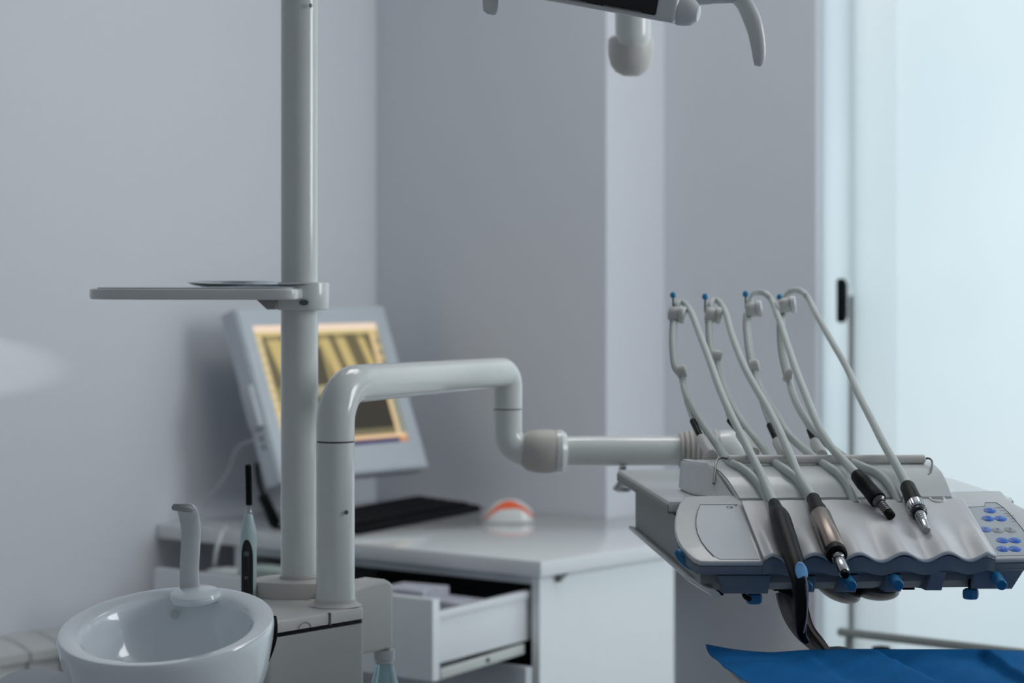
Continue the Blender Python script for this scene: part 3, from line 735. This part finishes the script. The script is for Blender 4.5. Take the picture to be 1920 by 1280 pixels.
def text(s, p, size, xd, yd, m, parent, name):
    cu = bpy.data.curves.new(name, 'FONT'); cu.body = s; cu.size = size; cu.extrude = .0001
    o = bpy.data.objects.new(name, cu); C.objects.link(o)
    me = bpy.data.meshes.new_from_object(o); bpy.data.objects.remove(o)
    zd = xd.cross(yd).normalized(); mt = Matrix((xd, yd, zd)).transposed()
    bm = nb(); bm.from_mesh(me)
    for q_ in bm.verts: q_.co = p+mt @ q_.co
    obj(name, bm, m, parent)
text('C', HP(1362, 952.5, .0007), .0088, e1*1.15, ep, M['line'], t, 'model_mark')
text('8', HP(1369.5, 952.5, .0007), .0066, e1*1.2, ep, M['line'], t, 'model_mark')
text('+', HP(1377, 949.5, .0007), .0066, e1, ep, M['line'], t, 'model_mark')
# wavy instrument rest
Aend = (HP(1866, 1047)-O).dot(e1); Lm = (HP(1382, 944)-O).dot(ep)
per = (HP(1691, 1045)-HP(1608, 1046)).dot(e1); ac = (HP(1525, 1045)-O).dot(e1)
def sm_(x): x = max(0, min(1, x)); return x*x*(3-2*x)
def wave(a):
    c = math.cos(2*PI*(a-ac)/per); edge = sm_(a/.012)*sm_((Aend-a)/.012)
    return c*edge
def mh_(a, tt): return .0064+.0050*wave(a)*(1-.93*sm_((tt-.015)/(Lm*.62)))-.004*sm_(.2-0)*0
notch = [(HP(px, 945)-O).dot(e1) for px in (1443, 1520, 1605, 1688)]
slot = (HP(1757, 945)-O).dot(e1)
bm = nb(); NA, NT = 216, 60
G = []
for j in range(-7, NT+1):
    row = []
    for i in range(NA+1):
        a = Aend*i/NA
        if j >= 0:
            tt = Lm*j/NT; h = mh_(a, tt)-(.003*(1-sm_(tt/.006)))*0
            if j > NT-2: h -= .0012*(j-NT+2)
            row.append(bm.verts.new(Q(a, tt, h)))
        else:
            an = PI/2*(-j)/6 if j >= -6 else PI/2
            r_ = .0032
            p = Q(a, -r_*math.sin(an), mh_(a, 0)-r_*(1-math.cos(an)))
            if j == -7: p = Q(a, -.0012, mh_(a, 0)-.0052)
            row.append(bm.verts.new(p))
    G.append(row)
for j in range(len(G)-1):
    for i in range(NA):
        a = Aend*(i+.5)/NA; tt = Lm*(j-7+.5)/NT
        if j > 7 and any(abs(a-n_) < .0058*min(1, math.sqrt(max(0, (tt-(Lm-.0115))/.004))) for n_ in notch): continue
        if j > 7 and abs(a-slot) < .0062 and Lm-.010 < tt < Lm-.001: continue
        bm.faces.new((G[j][i], G[j][i+1], G[j+1][i+1], G[j+1][i]))
o = obj('instrument_rest', bm, M['matpad'], t, 50)
md = o.modifiers.new('thick', 'SOLIDIFY'); md.thickness = .0016; md.offset = -1
# skirt under the rest
bm = nb(); rings = []
for i in range(NA+1):
    a = Aend*i/NA; w_ = .0050*wave(a)
    top_ = Q(a, -.0008, .0002+w_*.9); bot = Q(a, -.0008, .0002+w_*.55)-Z*.0150
    if 1: rings.append([top_, bot, bot+e2*.004, top_+e2*.004])
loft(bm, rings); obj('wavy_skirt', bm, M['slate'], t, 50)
obj('slot_rim', tube(nb(), cr([Q(slot-.0085, Lm-.001, .0060), Q(slot-.0078, Lm-.008, .0060), Q(slot-.004, Lm-.0125, .0060), Q(slot+.004, Lm-.0125, .0060), Q(slot+.0078, Lm-.008, .0060), Q(slot+.0085, Lm-.001, .0060)], 5), .0016, 10), M['matpad'], t)
# raised hump behind the rest
ends = (U(0, .155, 0)-U(0, .155, 0)).length
hum = [(.150, .0565), (.160, .0625), (.172, .0705), (.186, .078), (.202, .0845), (.222, .0885), (.262, .0925), (.285, .093), (.300, .088), (.303, .060), (.303, .054), (.150, .054)]
a0h = 0.0; a1h = .262
R_ = []
for k in range(2):
    a = a0h if k == 0 else a1h
    R_.append([U(a+(-.27*min(b_-.15, .125) if k == 0 else 0), b_, c) for b_, c in hum])
bm = nb(); loft(bm, R_); bmesh.ops.recalc_face_normals(bm, faces=bm.faces)
bmesh.ops.bevel(bm, geom=[e_ for e_ in bm.edges if len(e_.link_faces) == 2 and e_.calc_face_angle(0) > 1.0], offset=.002, segments=2, affect='EDGES')
obj('tube_cover', bm, M['unit'], t, 40)
# shoulder block left of it
sb_ = [(.0, .156), (-.020, .165), (-.036, .190), (-.046, .225), (-.050, .30), (-.030, .302)]
st_ = [(-.020, .222), (-.031, .236), (-.040, .258), (-.045, .270), (-.047, .30), (-.034, .302)]
bm = nb(); loft(bm, [[U(a, b_, .0550) for a, b_ in sb_], [U(a, b_, .0930) for a, b_ in st_]])
bmesh.ops.recalc_face_normals(bm, faces=bm.faces); bmesh.ops.bevel(bm, geom=list(bm.edges), offset=.0025, segments=2, affect='EDGES')
obj('shoulder_block', bm, M['unit'], t)
# top shelf behind
zsf = .0545
shelf = [(-.085, .150), (-.087, .60), (.30, .60), (.338, .42), (.338, .24), (.34, .165), (.33, .150)]
obj('shelf_top', prism(nb(), [U(a, b_, zsf-.015) for a, b_ in shelf], Z*.015, .003), M['unit'], t)
obj('shelf_edge_shade', prism(nb(), [U(a+(-.0012 if a < 0 else .0012), b_, zsf-.0150) for a, b_ in shelf[:6]]+[U(.33, .155, zsf-.015)], Z*.0110, .001), mat('shelf_shade_grey', (.22, .23, .23), .4), t)  # dark strip around the edge: shade of the shelf's side painted in
# lower body
lbp = [(-.068, .02), (-.068, .56), (.29, .56), (.30, .02)]
bm = nb(); P3 = [U(a, b_, -.027) for a, b_ in lbp]; P4 = [U(a, b_, c_) for a, b_, c_ in ((-.068, .15, .030), (-.068, .56, .040), (.29, .56, .040), (.30, .15, .030))]
P35 = [U(a, b_, -.016) for a, b_ in ((-.068, .022), (-.068, .56), (.29, .56), (.30, .022))]
P2 = [U(a, b_, -.036) for a, b_ in ((-.056, .03), (-.056, .55), (.28, .55), (.29, .03))]
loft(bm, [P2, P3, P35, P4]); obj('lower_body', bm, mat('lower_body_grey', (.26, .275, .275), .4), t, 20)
obj('lower_trim', tube(nb(), [U(-.070, .56, -.024), U(-.070, .24, -.027), U(-.068, .08, -.031), U(-.055, .0, -.036)], .0085, 12, True, .45, V((1, 0, -.6))), M['unit'], t)
# blue end bumper of the left side
bp2 = [(1269, 1030), (1276, 1045), (1291, 1059), (1306, 1066), (1322, 1070)]
obj('side_bumper', tube(nb(), cr([W(a, b_, 2.775) for a, b_ in bp2], 5), [.002]+[.0042]*18+[.003, .002], 12), M['blue'], t)
obj('stay', tube(nb(), cr([W(1300, 1066, 2.78), W(1322, 1080, 2.785), W(1345, 1092, 2.79)], 5), .0028, 8), M['darkmetal'], t)
# modules hanging under the skirt
def module(x0, x1, x2, x3, y0, y1, D=2.752, dep=.07):
    P_ = [W(x0, y0, D), W(x1, y0, D), W(x2, y1, D+.006), W(x3, y1, D+.006)]
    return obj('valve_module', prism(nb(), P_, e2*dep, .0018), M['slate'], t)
module(1345, 1446, 1440, 1356, 1078, 1113, 2.756)
m1 = module(1500, 1531, 1527, 1492, 1080, 1110, 2.762)
m2 = module(1578, 1612, 1605, 1572, 1078, 1110, 2.762)
m3 = module(1664, 1693, 1690, 1658, 1078, 1109, 2.764)
m4 = module(1747, 1775, 1766, 1736, 1072, 1107, 2.766)
m5 = module(1828, 1921, 1898, 1822, 1068, 1104, 2.775)
def peg(px, py, D, dx, dy, mod, r_=.0068):
    A_ = W(px, py, D); B_ = W(px+dx, py+dy, D-.035)
    obj('adjusting_peg', lathe(nb(), A_, (B_-A_), [(r_*1.02, 0), (r_, .004), (r_*.9, (B_-A_).length-.001), (r_*.75, (B_-A_).length), (0, (B_-A_).length)], 24), M['blue'], mod)
peg(1508, 1092, 2.762, 6, 8, m1); peg(1588, 1086, 2.762, 9, 12, m2); peg(1676, 1086, 2.764, 9, 11, m3); peg(1867, 1081, 2.775, 12, 16, m5)
def knob(px, py, D, ytop):
    c = W(px, py, D); w0 = W(px, ytop, D)
    k = obj('adjusting_knob', lathe(nb(), c, -Z, [(.007, -.0055), (.009, -.004), (.0095, 0), (.009, .0050), (.0075, .0065), (0, .0065)], 8), M['blue'], t)
    obj('knob_stem', lathe(nb(), c+Z*.0055, Z, [(.003, 0), (.003, w0.z-c.z-.0055), (0, w0.z-c.z-.0055)], 12), M['black'], k)
knob(1414, 1121, 2.79, 1108); knob(1820, 1112, 2.79, 1085)
# dark scalloped underside between modules
for x0, x1, D in ((1440, 1500, 2.79), (1532, 1577, 2.79), (1612, 1662, 2.79), (1693, 1745, 2.795), (1775, 1826, 2.80)):
    P_ = [W(x0, 1070, D), W(x1, 1068, D)]
    low_ = [W(x1+(x0-x1)*k/6, 1086+(17 if x0 < 1700 else 14)*(1-(1-k/6-.0)**1.6 if 0 else (1-abs(k/6-.35)**1.3)), D) for k in range(7)]
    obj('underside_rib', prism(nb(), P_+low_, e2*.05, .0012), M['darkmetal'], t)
for x0, x1, y0, y1 in ((1452, 1500, 1097, 1108), (1694, 1716, 1091, 1106), (1536, 1560, 1095, 1104)):
    obj('black_catch', prism(nb(), [W(x0, y0, 2.80), W(x1, y0, 2.80), W(x1, y1, 2.80), W(x0, y1, 2.80)], e2*.03, .002), M['black'], t)
def pan(cx_, cy_, w_, h_, D, tw):
    bm = nb(); c = W(cx_, cy_, D)
    bmesh.ops.create_uvsphere(bm, u_segments=24, v_segments=14, radius=1, matrix=Matrix.Translation(c) @ Matrix.Rotation(tw, 4, 'Y') @ Matrix.Diagonal((w_/F*D, .04, h_/F*D, 1)))
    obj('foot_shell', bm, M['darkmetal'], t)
pan(1570, 1103, 46, 22, 2.83, .42); pan(1640, 1104, 46, 20, 2.84, .10)
obj('black_loop', tube(nb(), cr([W(1394, 1108, 2.79), W(1397, 1118, 2.785), W(1406, 1124, 2.78)], 5), .0028, 8), M['black'], t)
obj('black_loop', tube(nb(), cr([W(1462, 1104, 2.79), W(1478, 1112, 2.785), W(1490, 1118, 2.78)], 5), .0035, 8), M['black'], t)
obj('black_pad', box(nb(), W(1344, 1109, 2.81), (e1, e2, Z), (.006, .012, .003), .001), M['black'], t)
# rod with wire hooks
rdA = W(1364, 861, 2.985); rdB = W(1734, 860.5, 3.008)
ROD = thing('hose_roller', 'long beige roller bar on wire hooks across the back of the delivery unit', 'roller bar', (rdA+rdB)/2-Z*.03)
rd = (rdB-rdA).normalized(); rl = (rdB-rdA).length
obj('roller', lathe(nb(), rdA, rd, [(.0044, 0), (.0056, .0014), (.0056, rl-.0014), (.0044, rl), (0, rl)], 28), mat('roller_beige', (.66, .63, .59), .4), ROD)
obj('wire_hook', tube(nb(), cr([rdA+rd*.002, W(1355, 858, 2.985), W(1347, 860, 2.982), W(1342, 870, 2.970), W(1340, 890, 2.952), W(1338, 906, 2.938)], 6), .0014, 10), M['darkmetal'], ROD)
obj('wire_hook', tube(nb(), cr([rdB-rd*.002, W(1740, 859, 3.008), W(1746, 862, 3.0), W(1748, 868, 2.99), W(1746, 880, 2.975), W(1744, 888, 2.965), W(1738, 892, 2.962)], 6), .0014, 10), M['darkmetal'], ROD)
# ------------------------------------------------------------------ whip arms and instruments
Hs = [[(1452, 945), (1428, 891), (1407, 850), (1389, 814), (1368, 772), (1348, 725), (1330, 674), (1312, 627), (1297, 588), (1285, 570), (1276, 566), (1268, 572)],
      [(1527, 938), (1498, 891), (1481, 852), (1460, 805), (1440, 766), (1416, 725), (1395, 686), (1374, 633), (1362, 591), (1351, 569), (1340, 562), (1331, 572)],
      [(1608, 892), (1588, 870), (1561, 841), (1535, 799), (1514, 749), (1493, 695), (1475, 642), (1460, 597), (1446, 562), (1432, 549), (1417, 549), (1407, 563)],
      [(1704, 916), (1683, 876), (1659, 835), (1633, 784), (1609, 737), (1588, 689), (1561, 642), (1532, 591), (1514, 557), (1500, 545), (1485, 545), (1473, 557)]]
As = [[(1266, 590), (1264, 620), (1264, 650), (1268, 686), (1278, 702), (1285, 734), (1297, 760), (1318, 796), (1339, 826), (1354, 848), (1372, 868), (1390, 877), (1412, 895), (1430, 920), (1442, 946)],
      [(1331, 592), (1332, 620), (1334, 650), (1338, 664), (1345, 676), (1349, 697), (1363, 740), (1386, 784), (1413, 820), (1437, 848), (1452, 866), (1472, 880), (1494, 899), (1512, 925), (1520, 946)],
      [(1403, 585), (1402, 610), (1405, 645), (1410, 676), (1415, 692), (1420, 712), (1434, 743), (1455, 778), (1478, 814), (1505, 840), (1530, 860), (1552, 874), (1573, 889), (1592, 914), (1604, 946)],
      [(1470, 580), (1466, 600), (1466, 630), (1469, 664), (1478, 704), (1487, 740), (1502, 772), (1520, 799), (1541, 823), (1567, 845), (1594, 864), (1620, 876), (1648, 889), (1672, 914), (1687, 946)]]
BL = [(1262, 553), (1322, 556), (1398, 551), (1462, 557)]
CLs = [(1268, 587), (1335, 588), (1411, 580), (1474, 572)]
KN = [(1278, 700), (1345, 669), (1414, 689), (1478, 705)]
SP = [((1299, 789), (1315, 821), (1334, 853)), ((1368, 788), (1388, 812), (1414, 849)), ((1443, 797), (1457, 827), (1472, 853)), ((1518, 806), (1527, 828), (1541, 853))]
# depth of a point on a hose from its height in the picture
def Dy(y, hi=3.375): return hi if y < 560 else hi-(hi-2.968)*((y-560)/301) if y < 861 else 2.968-(y-861)*.0009
def DyA(y):
    if y < 850: return 3.39-(3.39-3.055)*max(0, (y-560)/290)
    return 3.055-(y-850)*.0016 if y < 866 else 3.025-(y-866)*.0015
def above(p, rad, depth=0):                       # lift a point clear of hump and rest
    a = (p-O).dot(e1); b_ = (p-O).dot(e2); c = (p-O).z
    top_ = None
    if .150 <= b_ <= .303:
        for (b0, c0), (b1, c1) in zip(hum, hum[1:9]):
            if b0 <= b_ <= b1: top_ = c0+(c1-c0)*(b_-b0)/(b1-b0+1e-9)
    return c-rad-top_ if top_ is not None else 9
names = ['air_water_syringe', 'electric_micromotor', 'turbine_hose_coupling', 'fibre_optic_coupling']
labs = ['long black handpiece with a blue film tag, leftmost on the instrument rest',
        'bronze steel micromotor handpiece with a black neck, second from left on the rest',
        'short tilted black coupling with dark ribbed nozzle, third from left on the rest',
        'black coupling with knurled chrome collar, rightmost on the instrument rest']
wl_ = ['whip arm holding the leftmost hose', 'whip arm holding the second hose', 'whip arm holding the third hose', 'whip arm holding the rightmost hose']
INS = []
HS0 = [HP(1451, 944, .0145), HP(1525, 935, .0155), W(1606, 889, 2.915), HP(1702, 913, .015)]
for i in range(4):
    h0 = HS0[i]
    I = thing(names[i], labs[i], 'dental handpiece', h0, None); INS.append(I)
    n_ = len(Hs[i]); pts = []
    for k, (a, b_) in enumerate(Hs[i]):
        d = Dy(b_)
        p = W(a, b_, d)
        if k == 0: p = HS0[i]; pts.append(p); continue
        for _ in range(60):
            if k and above(p, .0052) < 0: d -= .004; p = W(a, b_, d)
            else: break
        pts.append(p)
    for k, (a, b_) in enumerate(As[i]):
        d = DyA(b_)
        if b_ > 940: p = HP(a, b_, .002)
        else:
            p = W(a, b_, d)
            for _ in range(60):
                if above(p, .0030) < 0: d -= .003; p = W(a, b_, d)
                else: break
        pts.append(p)
    c = cr(pts, 7); m_ = len(c)
    rad = []
    for k in range(m_):
        y_ = HY+(CZ-c[k].z)*F/c[k].y
        f = max(0, min(1, (900-y_)/340)); r_ = .0054*(1-f)+.0043*f
        if k < 10: r_ *= 1+.08*(1-k/10)
        rad.append(r_)
    obj('hose', tube(nb(), c, rad, 16), M['hose'], I, 60)
    # whip arm
    A = obj('whip_arm', tube(nb(), cr([W(a-1.5, b_+(4 if q_ == 0 else 0), DyA(b_)+.009) for q_, (a, b_) in enumerate(As[i][:5])], 6), .0058, 14, True, .45, V((1, 0, 0))), M['hosedark'], DU, 60, label=wl_[i])
    kx2, ky2 = KN[i]; kd_ = DyA(ky2)+.004
    kp = W(kx2, ky2, kd_-.014)
    obj('knuckle', lathe(nb(), kp-V((.0045, 0, -.0015)), V((1, -.15, .25 if i in (0, 2) else -.2)), [(.0060, -.002), (.0088, .0), (.0092, .005), (.0085, .0100), (.006, .0115), (0, .0115)], 22), M['beige'], A)
    s0_, s1_, s2_ = SP[i]
    ks = W(s0_[0], s0_[1], DyA(s0_[1])+.012); ke = W(s1_[0], s1_[1], DyA(s1_[1])+.008); kf = W(s2_[0], s2_[1], 3.045)
    obj('arm_rod', tube(nb(), cr([kp, kp.lerp(ks, .5)+V((-.002, 0, -.002)), ks], 6), .0028, 10), M['hose'], A)
    obj('spring', tube(nb(), [ks, ke], .0042, 12), M['black'], A)
    dv = (kf-ke).normalized(); ll = (kf-ke).length
    obj('spring_sleeve', lathe(nb(), ke, dv, [(.0045, 0), (.0068, .0015), (.0072, .004), (.0078, ll-.002), (.007, ll), (0, ll)], 22), M['cream'], A)
    bx, by = BL[i]; cp_ = W(bx, by, 3.352)
    ccx, ccy = CLs[i]
    obj('pin', tube(nb(), [cp_, W(bx, ccy-2, 3.352)], .0013, 8), M['darkmetal'], A)
    obj('blue_ball', sphere(nb(), cp_, .0043, (1, 1, 1.1)), M['ball'], A)
    dr_ = V((1, -.35 if i == 0 else -.1, .12 if i > 1 else -.12)).normalized()
    c0 = W(ccx-9, ccy+1, 3.350)
    obj('hose_clip', lathe(nb(), c0, dr_, [(.0090, -.003), (.0104, -.001), (.0104, .010), (.0095, .012), (0, .012)], 24), M['cream'], A)
    obj('clip_disc', lathe(nb(), c0, dr_, [(.0085, .0122), (.0118, .013), (.0120, .0180), (.0100, .0205), (0, .0205)], 24), M['cream' if i < 2 else 'matpad'], A)
# 1 black handpiece
I = INS[0]
pth = [(1451, 943, .0145, .0068), (1456, 957, .0150, .0088), (1463, 972, .0165, .0118), (1472, 1000, .0165, .0120), (1482, 1030, .0165, .0115), (1492, 1060, .0165, .0105)]
P1 = [HP(a, b_, o_) for a, b_, o_, r_ in pth]
dq = P1[-1].y
P1 += [W(1500, 1090, dq-.028), W(1502, 1120, dq-.040), W(1502, 1150, dq-.046), W(1502, 1175, dq-.048), W(1505, 1192, dq-.046), W(1512, 1202, dq-.040)]
r1 = [q[3] for q in pth]+[.0095, .0085, .0074, .0060, .0050, .0035]
c = cr(P1, 6); rr_ = cr([V((r_, 0, 0)) for r_ in r1], 6)
obj('handpiece_body', tube(nb(), c, [q.x for q in rr_], 24), M['black'], I, 60)
bm = nb(); fc = W(1503, 1073, dq-.036)
ring = []
for k in range(20):
    a = 2*PI*k/20; ring.append((math.cos(a)*12.5, math.sin(a)*18+math.cos(a)*6))
prism(bm, [fc+V((x/F*2.70, -.0005+.0006*(x-2) if x > 2 else -.0005, -y/F*2.70)) for x, y in ring], V((.001, .006, 0)), .001)
obj('film_tag', bm, M['film'], I)
obj('film_edge', tube(nb(), cr([W(1510, 1082, dq-.036), W(1514, 1100, dq-.044), W(1514, 1130, dq-.050), W(1512, 1160, dq-.053), W(1507, 1186, dq-.053)], 5), .0013, 8, True, .5), mat('violet_film', (.30, .31, .46), .3), I)
# 2 micromotor
I = INS[1]
def seg_lathe(name, pa, pb, prof, m, par, seg=30):
    d = (pb-pa); L_ = d.length
    return obj(name, lathe(nb(), pa, d, [(r_, h*L_) for r_, h in prof], seg), m, par)
a_ = HP(1524, 933, .0155); b2 = HP(1565, 1030, .0165); b2 = a_+(b2-a_)*1.47
P_ = lambda k: a_.lerp(b2, k)
seg_lathe('neck', P_(0), P_(.235), [(.0070, 0), (.0082, .06), (.0084, .45), (.0104, .75), (.0108, 1), (0, 1)], M['black'], I)
seg_lathe('motor_barrel', P_(.236), P_(.70), [(.0112, 0), (.0122, .02), (.0124, .5), (.0128, .98), (.0120, 1), (0, 1)], M['steel'], I)
seg_lathe('end_ring', P_(.701), P_(.762), [(.0118, 0), (.0124, .2), (.0120, .8), (.0095, 1), (0, 1)], M['black'], I)
seg_lathe('nose', P_(.763), P_(.985), [(.0072, 0), (.0072, .12), (.0060, .15), (.0060, .2), (.0066, .24), (.0064, .9), (.0054, .94), (0, .94)], M['chrome'], I)
seg_lathe('nose_tip', P_(.972), P_(.995), [(.0048, 0), (.0044, 1), (0, 1)], M['black'], I)
# 3 tilted coupling
I = INS[2]
a_, b2 = HS0[2], HP(1672, 968, .012)
seg_lathe('sleeve', P_(0), P_(.62), [(.0075, 0), (.0088, .05), (.0100, .35), (.0096, .5), (.0100, .8), (.0106, .88), (.0102, 1), (0, 1)], M['black'], I)
seg_lathe('coupling_ring', P_(.621), P_(.70), [(.0085, 0), (.0085, .4), (.0065, .7), (.006, 1), (0, 1)], M['darkmetal'], I)
pr_ = [(.0052, 0)]
for k in range(5): pr_ += [(.0050, .08+.12*k), (.0056, .12+.12*k), (.0056, .17+.12*k), (.0048, .19+.12*k)]
pr_ += [(.0052, .72), (.0052, .92), (.003, 1), (0, 1)]
seg_lathe('nozzle', P_(.701), P_(1), pr_, M['darkmetal'], I)
seg_lathe('nozzle_tip', P_(.90), P_(1.01), [(.0056, 0), (.0054, .8), (.0035, 1), (0, 1)], M['black'], I)
# 4 knurled coupling
I = INS[3]
a_, b2 = HP(1701, 911, .015), HP(1738, 994, .012)
seg_lathe('sleeve', P_(0), P_(.42), [(.0082, 0), (.0092, .06), (.0095, .5), (.0104, .9), (.0104, 1), (0, 1)], M['black'], I)
bm = nb(); d = (b2-a_).normalized(); p0, p1 = P_(.421), P_(.575); sd = d.cross(Z).normalized(); s2d = d.cross(sd)
rings = []
for h, rr0 in ((0, .0098), (.06, .0112), (.75, .0116), (.95, .0106), (1, .0095)):
    pc = p0.lerp(p1, h); rings.append([pc+(sd*math.cos(2*PI*k/48)+s2d*math.sin(2*PI*k/48))*(rr0*(1 if k % 2 else .955)) for k in range(48)])
loft(bm, rings); obj('knurled_collar', bm, M['chrome'], I, 20)
seg_lathe('black_ring', P_(.576), P_(.66), [(.0086, 0), (.0094, .3), (.0090, .8), (.0075, 1), (0, 1)], M['blackgloss'], I)
pr_ = [(.0068, 0)]
for k in range(4): pr_ += [(.0066-.0004*k, .06+.12*k), (.0058-.0004*k, .10+.12*k), (.0058-.0004*k, .13+.12*k), (.0066-.0004*k, .16+.12*k)]
pr_ += [(.0050, .58), (.0054, .68), (.0046, .78), (.0048, .95), (.004, 1), (0, 1)]
seg_lathe('nozzle', P_(.661), P_(1), pr_, M['chrome'], I)
# ------------------------------------------------------------------ instrument tray with blue sheet, bracket
zt_ = .846
t = thing('tray_bracket', 'curved grey metal bracket dropping from the delivery unit to the blue covered tray', 'bracket', W(1500, 1200, 2.80))
br = [(1473, 1108, 2.83, .0125), (1480, 1135, 2.825, .0120), (1490, 1160, 2.82, .0115), (1505, 1185, 2.81, .0100), (1522, 1203, 2.80, .0085), (1545, 1225, 2.79, .0070)]
c = cr([W(a, b_, d_) for a, b_, d_, r_ in br], 6); rr_ = cr([V((r_, 0, 0)) for *_, r_ in br], 6)
obj('bent_arm', tube(nb(), c, [q.x for q in rr_], 20, True, .35, V((1, 0, .25))), M['darkmetal'], t, 50)
c2 = cr([W(a, b_, d_) for a, b_, d_ in ((1507, 1112, 2.815), (1512, 1140, 2.81), (1522, 1175, 2.80), (1540, 1200, 2.79), (1556, 1222, 2.785))], 6)
obj('polished_edge', tube(nb(), c2, .0030, 12), M['steel'], t, 50)
obj('arm_pivot', lathe(nb(), W(1571, 1222, 2.79), Z, [(.017, -.012), (.017, 0), (.013, .0045), (0, .0068)], 28), mat('pivot_grey', (.16, .16, .19), .4), t)
sc_ = hit(1620, 1300, V((0, 0, .838)), Z)
obj('instrument_tray', box(nb(), V((.44, 2.55, .832)), (e1, e2, Z), (.185, .165, .006), .004), M['steel'],
    label='flat steel tray under the blue paper sheet', cat='tray')
bm = nb(); NXs, NYs = 120, 70
edge = cr([V((a, b_, 0)) for a, b_ in ((1323, 1207), (1380, 1217), (1440, 1222), (1480, 1220), (1520, 1217.5), (1600, 1216), (1700, 1216.5), (1835, 1216.5), (1900, 1219), (2000, 1222), (2100, 1224))], 12)
ledge = cr([V((a, b_, 0)) for a, b_ in ((1323, 1207), (1327, 1222), (1345, 1238), (1370, 1257), (1408, 1283), (1470, 1330), (1520, 1400))], 12)
def samp(L_, s):
    q = s*(len(L_)-1); k = min(int(q), len(L_)-2); return L_[k].lerp(L_[k+1], q-k)
G = []
for j in range(NYs+1):
    row = []; sy = j/NYs; le = samp(ledge, sy)
    for i in range(NXs+1):
        sx = i/NXs; te = samp(edge, sx)
        px = le.x+(te.x-1323)*(1-.0*sy); py = le.y+(te.y-1207)
        p = onz(px, py, zt_)
        # true height ripple: creases
        x, y = p.x, p.y
        def crease(x0, y0, x1, y1, w_, h):
            dx, dy = x1-x0, y1-y0; L_ = math.hypot(dx, dy); s = ((x-x0)*dy-(y-y0)*dx)/L_; tt = ((x-x0)*dx+(y-y0)*dy)/L_/L_
            f = math.exp(-((tt-.5)/.62)**4)
            return h*(math.tanh(s/w_))*math.exp(-abs(s)/.045)*f
        dz = crease(.41, 2.74, .455, 2.45, .003, .0065)+crease(.53, 2.75, .54, 2.50, .003, -.0055)+crease(.33, 2.72, .35, 2.52, .006, .0015)
        dz += .0010*math.sin(x*60+y*23)+.0007*math.sin(x*120-y*71)
        row.append(bm.verts.new(p+Z*dz*min(1, j/6)))
    G.append(row)
for j in range(NYs):
    for i in range(NXs): bm.faces.new((G[j][i], G[j][i+1], G[j+1][i+1], G[j+1][i]))
o = obj('paper_sheet', bm, M['paper'], None, 60, label='creased blue paper sheet spread over the tray at the lower right', cat='paper sheet')
md = o.modifiers.new('thick', 'SOLIDIFY'); md.thickness = .0005; md.offset = -1
# ------------------------------------------------------------------ rail behind, near the window
A_ = W(1575, 1184, 4.35); B_ = W(2010, 1235, 3.9); dd = (B_-A_).normalized()
t = thing('metal_rail', 'low grey metal rail in front of the frosted window', 'rail', flat((A_+B_)/2))
obj('top_bar', tube(nb(), [A_, B_], .0078, 16), M['railmetal'], t)
for px in (1593, 1990):
    p = on_line(flat(A_), V((dd.x, dd.y, 0)).normalized(), px)
    zz = A_.z+(B_.z-A_.z)*((flat(p)-flat(A_)).length/(flat(B_)-flat(A_)).length)
    obj('leg', tube(nb(), [flat(p)+Z*.0, flat(p)+Z*(zz-.004)], .008, 14), M['railmetal'], t)
p = on_line(flat(A_), V((dd.x, dd.y, 0)).normalized(), 1652)
obj('black_clamp', box(nb(), flat(p)+Z*(A_.z-.040), (dd, V((-dd.y, dd.x, 0)), Z), (.013, .012, .028), .003), M['black'], t)
